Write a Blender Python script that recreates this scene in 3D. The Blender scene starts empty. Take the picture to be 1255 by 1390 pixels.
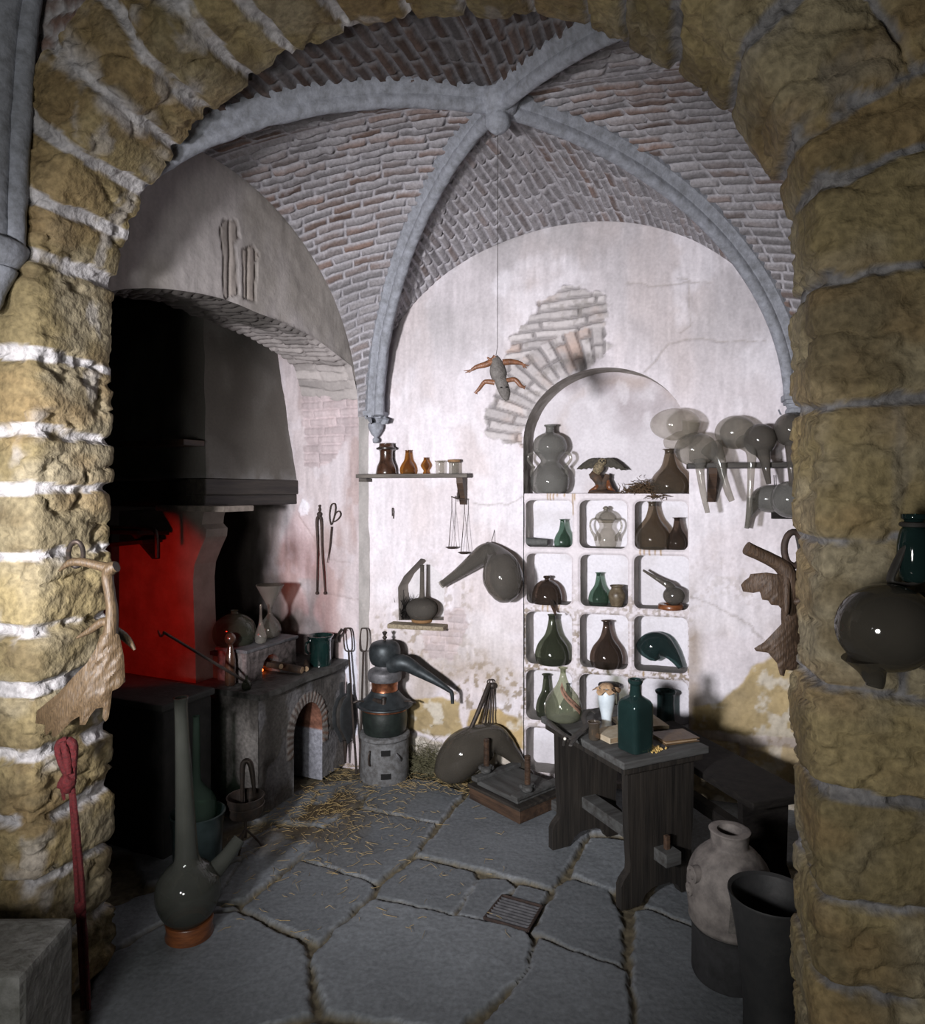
import bpy, bmesh, math, random
import numpy as np
from mathutils import Vector, Matrix
R = math.radians
PI = math.pi
rnd = random.Random(7)
SC = bpy.context.scene
COL = SC.collection

# ------------------------------------------------------------------ camera, world, lights, exposure
F = 950.0          # focal length in pixels for a 1255 px wide frame
CX, CY, CH = 627.5, 665.0, 1.6
cam = bpy.data.cameras.new('camera'); camo = bpy.data.objects.new('camera', cam); COL.objects.link(camo)
cam.sensor_fit = 'HORIZONTAL'; cam.sensor_width = 36; cam.lens = F/1255*36
cam.shift_y = -(695-CY)/1255
cam.clip_start = .05
camo.location = (0, 0, CH); camo.rotation_euler = (R(90), 0, 0)
SC.camera = camo
w_ = bpy.data.worlds.new('world'); SC.world = w_; w_.use_nodes = True
w_.node_tree.nodes['Background'].inputs[0].default_value = (.55, .65, .8, 1)
w_.node_tree.nodes['Background'].inputs[1].default_value = .012
SC.view_settings.view_transform = 'Standard'; SC.view_settings.look = 'None'
SC.view_settings.gamma = 1; SC.view_settings.use_curve_mapping = False
SC.view_settings.exposure = 0.0
SC.cycles.transparent_max_bounces = 24
SC.cycles.max_bounces = 8
SC.cycles.use_denoising = True

def aim(o, tgt):
    o.rotation_euler = (Vector(tgt)-o.location).to_track_quat('-Z', 'Y').to_euler()
def lamp(name, kind, loc, tgt, energy, color=(1,1,1), **kw):
    l = bpy.data.lights.new(name, kind); o = bpy.data.objects.new(name, l); COL.objects.link(o)
    l.energy = energy; l.color = color; o.location = loc
    for k, v in kw.items(): setattr(l, k, v)
    aim(o, tgt); return o
lamp('key_light', 'SPOT', (-1.2, 0.0, 1.55), (.20, 3.85, 1.45), 860, (1, .97, 1.0), shadow_soft_size=.11, spot_size=R(72), spot_blend=1.0)
lamp('fill_light', 'POINT', (-.75, -.35, 1.30), (0, 3, 1.3), 98, (1.0, .98, .95), shadow_soft_size=.22)
lamp('red_lamp', 'SPOT', (-1.62, 2.78, 1.12), (-1.58, 3.62, .98), 15, (1, .02, .01), shadow_soft_size=.03, spot_size=R(68), spot_blend=.35)
lamp('ember_glow', 'POINT', (-1.02, 3.86, .72), (0, 0, 0), .25, (1, .22, .06), shadow_soft_size=.03)

# ------------------------------------------------------------------ noise
def _h(ix, iy, iz, seed):
    n = (ix*374761393 + iy*668265263 + iz*2147483647 + seed*1274126177) & 0xffffffff
    n = ((n ^ (n >> 13)) * 1274126177) & 0xffffffff
    n = ((n ^ (n >> 16)) * 2246822519) & 0xffffffff
    return ((n ^ (n >> 15)) & 0xffffff) / float(0xffffff)
def vnoise(x, y, z=0, seed=0):
    x, y, z = np.broadcast_arrays(np.asarray(x, float), np.asarray(y, float), np.asarray(z, float))
    ix, iy, iz = (np.floor(a).astype(np.int64) for a in (x, y, z))
    fx, fy, fz = x-ix, y-iy, z-iz
    fx, fy, fz = (a*a*(3-2*a) for a in (fx, fy, fz))
    r = 0
    for dx in (0, 1):
        for dy in (0, 1):
            for dz in (0, 1):
                wt = (fx if dx else 1-fx)*(fy if dy else 1-fy)*(fz if dz else 1-fz)
                r = r + wt*_h(ix+dx, iy+dy, iz+dz, seed)
    return r
def fbm(x, y, z=0, seed=0, o=4, g=.5):
    s = 0; a = 1; t = 0
    x, y, z = np.asarray(x, float), np.asarray(y, float), np.asarray(z, float)
    for i in range(o):
        s = s + a*vnoise(x, y, z, seed+i*17); t += a; a *= g
        x, y, z = x*2.03+3.1, y*2.03+1.7, z*2.03+5.3
    return s/t
def ss(a, b, x):
    t = np.clip((x-a)/(b-a), 0, 1); return t*t*(3-2*t)
def rid(i, j, seed=0):
    return _h(np.asarray(i).astype(np.int64), np.asarray(j).astype(np.int64), np.int64(0)+0*np.asarray(i).astype(np.int64), seed)
def C3(a): return np.array(a, float)
def mixc(a, b, t): return a*(1-t[..., None]) + b*t[..., None]

# polygons: inside test and distance to the outline
def seg_near(P, poly):
    best = np.full(len(P), 1e9); near = np.zeros_like(P); n = len(poly)
    for i in range(n):
        a = poly[i]; b = poly[(i+1) % n]; ab = b-a
        t = np.clip(((P-a)@ab)/max(ab@ab, 1e-12), 0, 1)
        q = a+t[:, None]*ab; d = np.hypot(*(P-q).T)
        m = d < best; best[m] = d[m]; near[m] = q[m]
    return best, near
def inside(P, poly):
    c = np.zeros(len(P), bool); n = len(poly)
    for i in range(n):
        a = poly[i]; b = poly[(i+1) % n]
        if a[1] == b[1]: continue
        k = ((a[1] > P[:, 1]) != (b[1] > P[:, 1])) & (P[:, 0] < (b[0]-a[0])*(P[:, 1]-a[1])/(b[1]-a[1])+a[0])
        c ^= k
    return c
def sdist(P, poly):      # positive inside
    d, _ = seg_near(P, poly); return np.where(inside(P, poly), d, -d)

# ------------------------------------------------------------------ materials
MATS = {}
def _mat(name):
    m = bpy.data.materials.new(name); m.use_nodes = True; MATS[name] = m
    nt = m.node_tree; b = nt.nodes['Principled BSDF']
    return m, nt, b
def add_bump(nt, b, scale, strength, stretch=(1,1,1), dist=.01, detail=5):
    tc = nt.nodes.new('ShaderNodeTexCoord'); mp = nt.nodes.new('ShaderNodeMapping')
    mp.inputs['Scale'].default_value = stretch
    nz = nt.nodes.new('ShaderNodeTexNoise'); nz.inputs['Scale'].default_value = scale; nz.inputs['Detail'].default_value = detail
    bp = nt.nodes.new('ShaderNodeBump'); bp.inputs['Strength'].default_value = strength; bp.inputs['Distance'].default_value = dist
    nt.links.new(tc.outputs['Object'], mp.inputs[0]); nt.links.new(mp.outputs[0], nz.inputs['Vector'])
    nt.links.new(nz.outputs[0], bp.inputs['Height']); nt.links.new(bp.outputs[0], b.inputs['Normal'])
    return nz
def vmat(name, rough=.85, scale=90, strength=.5, dist=.004, amp=.25, spec=.25):
    m, nt, b = _mat(name)
    at = nt.nodes.new('ShaderNodeAttribute'); at.attribute_name = 'Col'
    nz = add_bump(nt, b, scale, strength, dist=dist)
    mr = nt.nodes.new('ShaderNodeMapRange'); mr.inputs[1].default_value = .3; mr.inputs[2].default_value = .7
    mr.inputs[3].default_value = 1-amp; mr.inputs[4].default_value = 1+amp
    mx = nt.nodes.new('ShaderNodeVectorMath'); mx.operation = 'SCALE'
    nt.links.new(nz.outputs[0], mr.inputs[0]); nt.links.new(at.outputs['Color'], mx.inputs[0]); nt.links.new(mr.outputs[0], mx.inputs['Scale'])
    nt.links.new(mx.outputs[0], b.inputs['Base Color'])
    b.inputs['Roughness'].default_value = rough; b.inputs['Specular IOR Level'].default_value = spec
    return m
def pmat(name, c1, c2=None, scale=12, rough=.6, metal=0, bump=.3, bscale=60, stretch=(1,1,1), dist=.003, spec=.5, coat=0, emit=None):
    m, nt, b = _mat(name)
    if c2 is None: c2 = tuple(x*.6 for x in c1)
    tc = nt.nodes.new('ShaderNodeTexCoord'); mp = nt.nodes.new('ShaderNodeMapping'); mp.inputs['Scale'].default_value = stretch
    nz = nt.nodes.new('ShaderNodeTexNoise'); nz.inputs['Scale'].default_value = scale*2; nz.inputs['Detail'].default_value = 9; nz.inputs['Roughness'].default_value = .65
    rp = nt.nodes.new('ShaderNodeValToRGB'); rp.color_ramp.elements[0].position = .35; rp.color_ramp.elements[1].position = .65
    rp.color_ramp.elements[0].color = (*c1, 1); rp.color_ramp.elements[1].color = (*c2, 1)
    nt.links.new(tc.outputs['Object'], mp.inputs[0]); nt.links.new(mp.outputs[0], nz.inputs['Vector'])
    nt.links.new(nz.outputs[0], rp.inputs[0]); nt.links.new(rp.outputs[0], b.inputs['Base Color'])
    if bump: add_bump(nt, b, bscale, bump, stretch, dist)
    b.inputs['Roughness'].default_value = rough; b.inputs['Metallic'].default_value = metal
    b.inputs['Specular IOR Level'].default_value = spec; b.inputs['Coat Weight'].default_value = coat; b.inputs['Coat Roughness'].default_value = .1
    if emit:
        b.inputs['Emission Color'].default_value = (*emit[:3], 1); b.inputs['Emission Strength'].default_value = emit[3]
    return m
def glass(name, tint, dust, a=.45, rough=.06):
    """blown glass: tinted see-through shell, a film of dust, sharp reflections"""
    m, nt, b = _mat(name); N = nt.nodes; L = nt.links
    N.remove(b); out = N['Material Output']
    tr = N.new('ShaderNodeBsdfTransparent'); tr.inputs[0].default_value = (*tint, 1)
    df = N.new('ShaderNodeBsdfDiffuse'); df.inputs[0].default_value = (*dust, 1)
    gl = N.new('ShaderNodeBsdfGlossy'); gl.inputs['Roughness'].default_value = rough; gl.inputs[0].default_value = (.9, .9, .9, 1)
    fr = N.new('ShaderNodeFresnel'); fr.inputs['IOR'].default_value = 1.5
    nz = N.new('ShaderNodeTexNoise'); nz.inputs['Scale'].default_value = 9; nz.inputs['Detail'].default_value = 6
    tc = N.new('ShaderNodeTexCoord'); L.new(tc.outputs['Object'], nz.inputs['Vector'])
    mr = N.new('ShaderNodeMapRange'); mr.inputs[1].default_value = .3; mr.inputs[2].default_value = .7
    mr.inputs[3].default_value = max(0, a-.1); mr.inputs[4].default_value = min(1, a+.1)
    L.new(nz.outputs[0], mr.inputs[0])
    m1 = N.new('ShaderNodeMixShader'); m2 = N.new('ShaderNodeMixShader')
    L.new(mr.outputs[0], m1.inputs[0]); L.new(tr.outputs[0], m1.inputs[1]); L.new(df.outputs[0], m1.inputs[2])
    ge = N.new('ShaderNodeNewGeometry'); sb = N.new('ShaderNodeMath'); sb.operation = 'SUBTRACT'; sb.inputs[0].default_value = .75; L.new(ge.outputs['Backfacing'], sb.inputs[1]); sb.use_clamp = True
    mu = N.new('ShaderNodeMath'); mu.operation = 'MULTIPLY'; L.new(fr.outputs[0], mu.inputs[0]); L.new(sb.outputs[0], mu.inputs[1]); L.new(mu.outputs[0], m2.inputs[0]); L.new(m1.outputs[0], m2.inputs[1]); L.new(gl.outputs[0], m2.inputs[2])
    L.new(m2.outputs[0], out.inputs[0]); return m

plaster = vmat('plaster', .9, 70, .35, .004, .07)
brick = vmat('brick', .9, 80, .6, .004, .2)
sandstone = vmat('sandstone', .85, 55, .9, .008, .3)
flagstone = vmat('flagstone', .75, 60, .5, .004, .2, .35)
ribstone = pmat('rib_stone', (.33, .35, .40), (.19, .20, .22), 14, .85, bump=.6, bscale=50, dist=.006)
wood_dark = pmat('dark_wood', (.026, .022, .018), (.009, .008, .007), 22, .55, bump=1, bscale=70, stretch=(1, 1, .06))
wood_darkx = pmat('dark_wood_lengthwise', (.04, .034, .027), (.012, .010, .009), 22, .6, bump=1, bscale=60, stretch=(.08, 1, 1))
wood_dusty = pmat('dusty_wood', (.075, .078, .076), (.032, .030, .028), 16, .75, bump=.9, bscale=60, stretch=(.15, 1, 1))
wood_brown = pmat('brown_wood', (.085, .048, .028), (.025, .015, .010), 16, .6, bump=.9, bscale=60, stretch=(.15, 1, 1))
wood_grey = pmat('grey_wood', (.17, .15, .13), (.05, .044, .04), 20, .8, bump=1, bscale=60, stretch=(.12, 1, 1))
wood_ring = pmat('turned_wood', (.22, .075, .025), (.09, .03, .012), 6, .35, bump=.3, bscale=30, stretch=(1, 1, 5), coat=.3)
soot_shade_wood = pmat('sooty_shaded_wood', (.016, .014, .012), (.006, .005, .005), 12, .8, bump=.9, bscale=30, stretch=(1, 1, 3), spec=.2)  # soot black, darkened further to carry the deep shadow over the bench
iron = pmat('iron', (.035, .032, .03), (.07, .05, .04), 25, .55, .6, bump=.4, bscale=70)
rust = pmat('rusty_iron', (.07, .045, .035), (.03, .022, .02), 25, .7, .3, bump=.5, bscale=70)
copper = pmat('copper', (.50, .20, .10), (.20, .08, .05), 20, .35, .9, bump=.3, bscale=40)
copper_dark = pmat('tarnished_copper', (.05, .06, .065), (.025, .03, .033), 14, .5, .55, bump=.25, bscale=30)
tin = pmat('dusty_metal', (.16, .16, .17), (.08, .08, .085), 14, .55, .4, bump=.4, bscale=40)
stove_clay = pmat('stove_clay', (.16, .165, .17), (.07, .068, .066), 18, .9, bump=.8, bscale=40)
clay = pmat('clay', (.19, .17, .155), (.085, .075, .07), 9, .8, bump=.6, bscale=30)
clay_dark = pmat('dark_clay', (.03, .03, .032), (.014, .014, .014), 12, .8, bump=.5, bscale=30)
green_glaze = pmat('green_glaze', (.009, .030, .027), (.005, .016, .015), 8, .15, bump=.1, coat=.8)
black_pot = pmat('black_enamel', (.02, .022, .024), (.035, .036, .036), 10, .5, bump=.2)
brown_glaze = pmat('brown_glaze', (.075, .035, .02), (.03, .016, .011), 14, .25, bump=.15, coat=.6)
white_glaze = pmat('white_glaze', (.55, .62, .66), (.40, .46, .50), 9, .25, bump=.1, coat=.5)
jar_tan = pmat('tan_jar_glaze', (.16, .13, .085), (.07, .05, .03), 14, .4, bump=.3)
cork = pmat('cork', (.30, .18, .09), (.16, .09, .05), 40, .9, bump=.5)
paper = pmat('old_paper', (.42, .37, .28), (.28, .22, .14), 12, .85, bump=.3)
paper_edge = pmat('page_edges', (.33, .24, .15), (.20, .14, .08), 60, .9, bump=.8, bscale=90, stretch=(1, 1, 8))
leather_brown = pmat('brown_leather', (.12, .07, .03), (.06, .035, .018), 10, .45, bump=.4)
leather_black = pmat('black_leather', (.022, .02, .018), (.04, .036, .032), 12, .55, bump=.5)
leather_grey = pmat('grey_leather', (.05, .055, .058), (.03, .033, .035), 12, .6, bump=.4)
antler_tan = pmat('antler_tan', (.115, .075, .038), (.042, .027, .014), 26, .55, bump=.8, bscale=30, stretch=(6, 6, .8), dist=.003)
antler_brown = pmat('antler_brown', (.10, .062, .038), (.035, .022, .015), 26, .6, bump=.8, bscale=30, stretch=(6, 6, .8), dist=.003)
rope_red = pmat('red_rope', (.10, .004, .006), (.045, .002, .003), 60, .85, bump=1, bscale=120, dist=.003)
strawm = pmat('straw', (.40, .29, .12), (.2, .14, .06), 30, .8, bump=0)
haym = pmat('hay', (.13, .12, .065), (.06, .06, .03), 30, .85, bump=0)
herbm = pmat('dried_herb', (.13, .075, .035), (.04, .028, .016), 60, .85, bump=0)
cloth_tan = pmat('tan_cloth', (.36, .24, .14), (.22, .14, .08), 20, .9, bump=.4)
gold = pmat('yellow_crystals', (.60, .42, .14), (.4, .26, .08), 30, .6, bump=.3)
lizardm = pmat('lizard_hide', (.10, .092, .085), (.05, .044, .04), 30, .7, bump=.9, bscale=180)
lizardleg = pmat('lizard_leg_hide', (.17, .07, .032), (.08, .035, .018), 25, .45, bump=.6, bscale=140)
feather = pmat('owl_feather', (.06, .052, .038), (.02, .018, .014), 40, .8, bump=1, bscale=50, dist=.006)
feather_pale = pmat('pale_feather', (.30, .24, .14), (.05, .04, .03), 70, .8, bump=.8, bscale=60)
barkm = pmat('bark', (.03, .024, .02), (.09, .05, .028), 12, .8, bump=1, bscale=30, dist=.006)
log_end = pmat('cut_log_end', (.42, .30, .18), (.30, .2, .12), 30, .8)
ember = pmat('ember', (.1, .02, .01), (.05, .01, .01), 60, .9, emit=(1, .16, .03, 5))
red_label = pmat('parchment_label', (.26, .15, .10), (.17, .095, .065), 40, .8)
inkm = pmat('ink', (.03, .015, .01), None, 10, .8, bump=0)
white_bone = pmat('white_button', (.8, .78, .7), (.7, .65, .55), 10, .4, bump=0)
stringm = pmat('string', (.05, .045, .04), None, 10, .9, bump=0)

g_grey = glass('dusty_grey_glass', (.70, .68, .64), (.19, .19, .18), .55)
g_greyd = glass('dark_grey_glass', (.50, .46, .41), (.105, .097, .086), .6)
g_long = glass('floor_flask_glass', (.42, .43, .38), (.055, .058, .05), .55)
g_clear = glass('clear_glass', (.88, .86, .82), (.30, .29, .26), .2)
g_smoke = glass('smoky_glass', (.78, .76, .71), (.22, .215, .20), .27)
g_brown = glass('brown_glass', (.62, .53, .43), (.095, .08, .062), .42)
g_brownd = glass('dark_brown_glass', (.44, .35, .29), (.055, .042, .034), .45)
g_amber = glass('amber_glass', (.70, .42, .15), (.16, .085, .03), .35)
g_green = glass('green_glass', (.44, .58, .49), (.045, .066, .052), .35)
g_greend = glass('olive_glass', (.44, .47, .37), (.05, .056, .04), .45)
g_teal = glass('teal_glass', (.26, .37, .36), (.03, .05, .05), .4)
g_teald = glass('deep_teal_glass', (.22, .33, .31), (.018, .040, .038), .5)
g_olive = glass('pale_olive_glass', (.72, .74, .60), (.19, .20, .15), .33)
g_front = glass('large_retort_glass', (.40, .37, .31), (.07, .063, .052), .7)

# ------------------------------------------------------------------ mesh helpers
class G:
    def __init__(s): s.v = []; s.f = []; s.n = 0
    def add(s, v, f):
        b = len(s.v); s.v += [tuple(p) for p in v]; s.f += [tuple(i+b for i in q) for q in f]; return s
    def box(s, c, d, M=None, taper=0, bev=0):
        x, y, z = d[0]/2, d[1]/2, d[2]/2; t = 1-taper
        bv = min(bev, x*.9, y*.9, z*.9)
        if bv <= 0:
            v = [(sx*x*(t if sz > 0 else 1), sy*y*(t if sz > 0 else 1), sz*z) for sx in (-1,1) for sy in (-1,1) for sz in (-1,1)]
            f = [(0,1,3,2),(4,6,7,5),(0,4,5,1),(2,3,7,6),(0,2,6,4),(1,5,7,3)]
        else:
            bm = bmesh.new(); bmesh.ops.create_cube(bm, size=1)
            for q in bm.verts:
                tt = t if q.co.z > 0 else 1
                q.co = Vector((q.co.x*2*x*tt, q.co.y*2*y*tt, q.co.z*2*z))
            bmesh.ops.bevel(bm, geom=bm.edges[:], offset=bv, segments=2, affect='EDGES', profile=.6)
            bm.verts.ensure_lookup_table(); v = [tuple(q.co) for q in bm.verts]; f = [tuple(q.index for q in p.verts) for p in bm.faces]; bm.free()
        if M is not None: v = [tuple(M@Vector(p)) for p in v]
        v = [(p[0]+c[0], p[1]+c[1], p[2]+c[2]) for p in v]
        return s.add(v, f)
    def lathe(s, prof, c=(0,0,0), seg=32, M=None, sq=None):
        v = []; f = []; n = len(prof)
        for (r, z) in prof:
            for k in range(seg):
                a = 2*PI*k/seg; ca, sa = math.cos(a), math.sin(a); rr = r
                if sq: rr = r/(abs(ca)**sq+abs(sa)**sq)**(1/sq)
                v.append((rr*ca, rr*sa, z))
        for i in range(n-1):
            for k in range(seg):
                k2 = (k+1) % seg; f.append((i*seg+k, i*seg+k2, (i+1)*seg+k2, (i+1)*seg+k))
        if prof[0][0] > 1e-6: f.append(tuple(range(seg-1, -1, -1)))
        if prof[-1][0] > 1e-6: f.append(tuple((n-1)*seg+k for k in range(seg)))
        if M is not None: v = [tuple(M@Vector(p)) for p in v]
        v = [(p[0]+c[0], p[1]+c[1], p[2]+c[2]) for p in v]
        return s.add(v, f)
    def tube(s, pts, rad, seg=10, sub=0, closed=False, flat=1.0, flatdir=None):
        pts = [Vector(p) for p in pts]
        if not hasattr(rad, '__len__'): rad = [rad]*len(pts)
        if sub:
            a = smooth_path([tuple(p)+(r,) for p, r in zip(pts, rad)], sub, closed)
            pts = [Vector(q[:3]) for q in a]; rad = [max(q[3], 1e-4) for q in a]
        n = len(pts); v = []; f = []
        T = []
        for i in range(n):
            if closed: t = pts[(i+1) % n]-pts[i-1]
            else: t = pts[min(i+1, n-1)]-pts[max(i-1, 0)]
            T.append(t.normalized() if t.length > 1e-9 else Vector((0,0,1)))
        up = Vector(flatdir) if flatdir else (Vector((0,0,1)) if abs(T[0].z) < .9 else Vector((1,0,0)))
        nrm = (up-T[0]*up.dot(T[0])).normalized()
        for i in range(n):
            nrm = nrm-T[i]*nrm.dot(T[i])
            if flatdir: nrm = up-T[i]*up.dot(T[i])
            nrm.normalize(); b = T[i].cross(nrm)
            for k in range(seg):
                a = 2*PI*k/seg
                v.append(tuple(pts[i]+nrm*(math.cos(a)*rad[i]*flat)+b*(math.sin(a)*rad[i])))
        m = n if closed else n-1
        for i in range(m):
            j = (i+1) % n
            for k in range(seg):
                k2 = (k+1) % seg; f.append((i*seg+k, i*seg+k2, j*seg+k2, j*seg+k))
        if not closed:
            f.append(tuple(range(seg-1, -1, -1))); f.append(tuple((n-1)*seg+k for k in range(seg)))
        return s.add(v, f)
    def ball(s, c, r, seg=16, M=None):
        if not hasattr(r, '__len__'): r = (r, r, r)
        pr = [(math.sin(PI*i/seg), -math.cos(PI*i/seg)) for i in range(seg+1)]
        pr[0] = (0, -1); pr[-1] = (0, 1)
        S = Matrix.Diagonal((*r, 1)); MM = (M.to_4x4() @ S) if M is not None else S
        return s.lathe(pr, c, seg*2, MM)
    def prism(s, poly, z0, z1, M=None, c=(0,0,0)):
        n = len(poly); v = [(x, y, z0) for x, y in poly]+[(x, y, z1) for x, y in poly]
        f = [tuple(range(n-1, -1, -1)), tuple(range(n, 2*n))]+[(i, (i+1) % n, n+(i+1) % n, n+i) for i in range(n)]
        if M is not None: v = [tuple(M@Vector(p)) for p in v]
        return s.add([(p[0]+c[0], p[1]+c[1], p[2]+c[2]) for p in v], f)
    def plate(s, poly, thick, res, fn=None, bulge=.02, seed=1):
        """a solid plate with a rounded edge following an outline; fn maps (x, y, offset) to a point"""
        poly = np.array(poly, float); lo = poly.min(0); hi = poly.max(0)
        nx = max(2, int((hi[0]-lo[0])/res)+2); ny = max(2, int((hi[1]-lo[1])/res)+2)
        X, Y = np.meshgrid(np.linspace(lo[0]-res*.3, hi[0]+res*.3, nx), np.linspace(lo[1]-res*.3, hi[1]+res*.3, ny), indexing='ij')
        P = np.stack([X.ravel(), Y.ravel()], 1)
        P, fc, bd = cut(P, grid_faces(nx, ny), [], keep=poly)
        d, _ = seg_near(P, poly); h = thick*np.sqrt(np.clip(d/bulge, 0.0, 1)+.02)
        used = np.unique(fc); idx = -np.ones(len(P), int); idx[used] = np.arange(len(used))
        P = P[used]; h = h[used]; fc = idx[fc]; n = len(P)
        f = lambda x, y, o: (x, y, o)
        fn = fn or f
        v = [fn(p[0], p[1], o) for p, o in zip(P, h)]+[fn(p[0], p[1], -o) for p, o in zip(P, h)]
        F_ = [tuple(q) for q in fc]+[tuple(n+i for i in reversed(q)) for q in fc]
        ec = {}
        for q in fc:
            for a, b in zip(q, np.roll(q, -1)):
                ec[(a, b)] = 1
        for (a, b) in list(ec):
            if (b, a) not in ec: F_.append((b, a, n+a, n+b))
        return s.add(v, F_)

def smooth_path(a, sub, closed=False):
    a = [np.array(p, float) for p in a]; n = len(a); out = []
    rng = range(n if closed else n-1)
    for i in rng:
        p0 = a[i-1] if (closed or i > 0) else 2*a[0]-a[1]
        p1 = a[i]; p2 = a[(i+1) % n]
        p3 = a[(i+2) % n] if (closed or i+2 < n) else 2*a[-1]-a[-2]
        for k in range(sub):
            t = k/sub
            out.append(.5*((2*p1)+(-p0+p2)*t+(2*p0-5*p1+4*p2-p3)*t*t+(-p0+3*p1-3*p2+p3)*t**3))
    if not closed: out.append(a[-1])
    return [tuple(p) for p in out]
def sprof(p, sub=5):
    q = smooth_path(p, sub); return [(max(r, 0), z) for r, z in q]
def grid_faces(n, m, flip=False):
    i, j = np.meshgrid(np.arange(n-1), np.arange(m-1), indexing='ij'); a = (i*m+j).ravel()
    f = np.stack([a, a+m, a+m+1, a+1], 1)
    return f[:, ::-1] if flip else f
def cut(P, fc, holes, keep=None):
    """drop faces inside the hole outlines (or outside keep) and snap the rim to the outline"""
    cen = P[fc].mean(1); rem = np.zeros(len(fc), bool); P = P.copy()
    outs = list(holes)
    for h in holes: rem |= inside(cen, h)
    if keep is not None: rem |= ~inside(cen, keep); outs.append(keep)
    ur = np.zeros(len(P), bool); ur[fc[rem].ravel()] = True
    uk = np.zeros(len(P), bool); uk[fc[~rem].ravel()] = True
    bd = np.where(ur & uk)[0] if keep is None else np.where(uk)[0]
    if keep is not None:
        cnt = np.zeros(len(P), int); np.add.at(cnt, fc[~rem].ravel(), 1); bd = np.where(uk & (cnt < 4))[0]
    best = np.full(len(bd), 1e9); near = P[bd].copy()
    for h in outs:
        d, q = seg_near(P[bd], h); m = d < best; best[m] = d[m]; near[m] = q[m]
    P[bd] = near
    return P, fc[~rem], bd
def normals(W, n, m):
    W = W.reshape(n, m, 3); du = np.gradient(W, axis=0); dv = np.gradient(W, axis=1)
    N = np.cross(du, dv); N /= np.linalg.norm(N, axis=2, keepdims=True)+1e-12
    return N.reshape(-1, 3)
def np_mesh(name, V, fc, col=None, smooth=True):
    me = bpy.data.meshes.new(name); fc = np.asarray(fc)
    me.vertices.add(len(V)); me.vertices.foreach_set('co', np.asarray(V, np.float32).ravel())
    k = fc.shape[1]; me.loops.add(fc.size); me.loops.foreach_set('vertex_index', fc.ravel().astype(np.int32))
    me.polygons.add(len(fc)); me.polygons.foreach_set('loop_start', np.arange(0, fc.size, k, dtype=np.int32))
    try: me.polygons.foreach_set('loop_total', np.full(len(fc), k, np.int32))
    except Exception: pass
    me.polygons.foreach_set('use_smooth', np.full(len(fc), smooth))
    if col is not None:
        at = me.attributes.new('Col', 'FLOAT_COLOR', 'POINT')
        c4 = np.ones((len(V), 4), np.float32); c4[:, :3] = np.clip(col, 0, 1); at.data.foreach_set('color', c4.ravel())
    me.update(calc_edges=True); me.validate(); return me
def link(name, me, mat, parent=None, loc=(0,0,0)):
    o = bpy.data.objects.new(name, me); COL.objects.link(o); o.location = loc
    if mat: me.materials.append(mat)
    if parent: o.parent = parent
    return o
def mk(name, g, mat, parent=None, smooth=True, loc=(0,0,0), noise=0, nscale=20, angle=40):
    me = bpy.data.meshes.new(name); v = g.v
    if noise:
        a = np.array(v); s1 = (fbm(a[:,0]*nscale, a[:,1]*nscale, a[:,2]*nscale, 3)-.5)*noise*2
        s2 = (fbm(a[:,0]*nscale+9, a[:,1]*nscale, a[:,2]*nscale, 5)-.5)*noise*2; s3 = (fbm(a[:,0]*nscale, a[:,1]*nscale+7, a[:,2]*nscale, 8)-.5)*noise*2
        v = (a+np.stack([s1, s2, s3], 1)).tolist()
    me.from_pydata(v, [], g.f); me.update()
    bm = bmesh.new(); bm.from_mesh(me); bmesh.ops.recalc_face_normals(bm, faces=bm.faces[:])
    if smooth:
        for f in bm.faces: f.smooth = True
        for e in bm.edges:
            if len(e.link_faces) == 2 and e.calc_face_angle(0) > R(angle): e.smooth = False
    bm.to_mesh(me); bm.free()
    return link(name, me, mat, parent, loc)
def tag(o, label, cat, group=None, kind=None):
    o['label'] = label; o['category'] = cat
    if group: o['group'] = group
    if kind: o['kind'] = kind
    return o
def thing(name, label, cat, loc=(0,0,0), rz=0, group=None, rot=None):
    o = bpy.data.objects.new(name, None); COL.objects.link(o); o.location = loc
    o.rotation_euler = rot if rot else (0, 0, rz); o.empty_display_size = .05
    return tag(o, label, cat, group)
def structure(o): o['kind'] = 'structure'; return o
def arc(n, a0, a1, r=1, c=(0, 0), ry=None):
    ry = r if ry is None else ry
    return [(c[0]+r*math.cos(a0+(a1-a0)*i/n), c[1]+ry*math.sin(a0+(a1-a0)*i/n)) for i in range(n+1)]

# ------------------------------------------------------------------ places
def xy(px, Y): return (px-CX)/F*Y
def zz(py, Y): return CH-(py-CY)*Y/F
def fl(px, py, z=0):                    # where a sight line meets the level z
    Y = (CH-z)*F/(py-CY); return Vector((xy(px, Y), Y, z))
W2 = np.array([.9627, -.2708]); A2 = np.array([.2708, .9627])   # along the back wall / through it
WC0 = 3.957*.9627
CB = np.array([-.549, 4.1114])
def wl(px, py, d=0):                    # a point on the back wall plane, d metres into it
    m = (px-CX)/F; Y = (WC0+d)/(.9627+.2708*m); return Vector((m*Y, Y, zz(py, Y)))
def ws(px, py):                         # the same as (along, up)
    p = wl(px, py); return np.array([(p.x-CB[0])*W2[0]+(p.y-CB[1])*W2[1], p.z])
def WP(s, z, d=0): return Vector((CB[0]+W2[0]*s+A2[0]*d, CB[1]+W2[1]*s+A2[1]*d, z))
WANG = math.atan2(-.2708, .9627)
U2 = np.array([.41, .912]); V2 = np.array([-.912, .41])        # fireplace: along the hearth front / away from the room
UANG = math.atan2(.912, .41)
PIER = np.array([-.60, 4.05])

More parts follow.
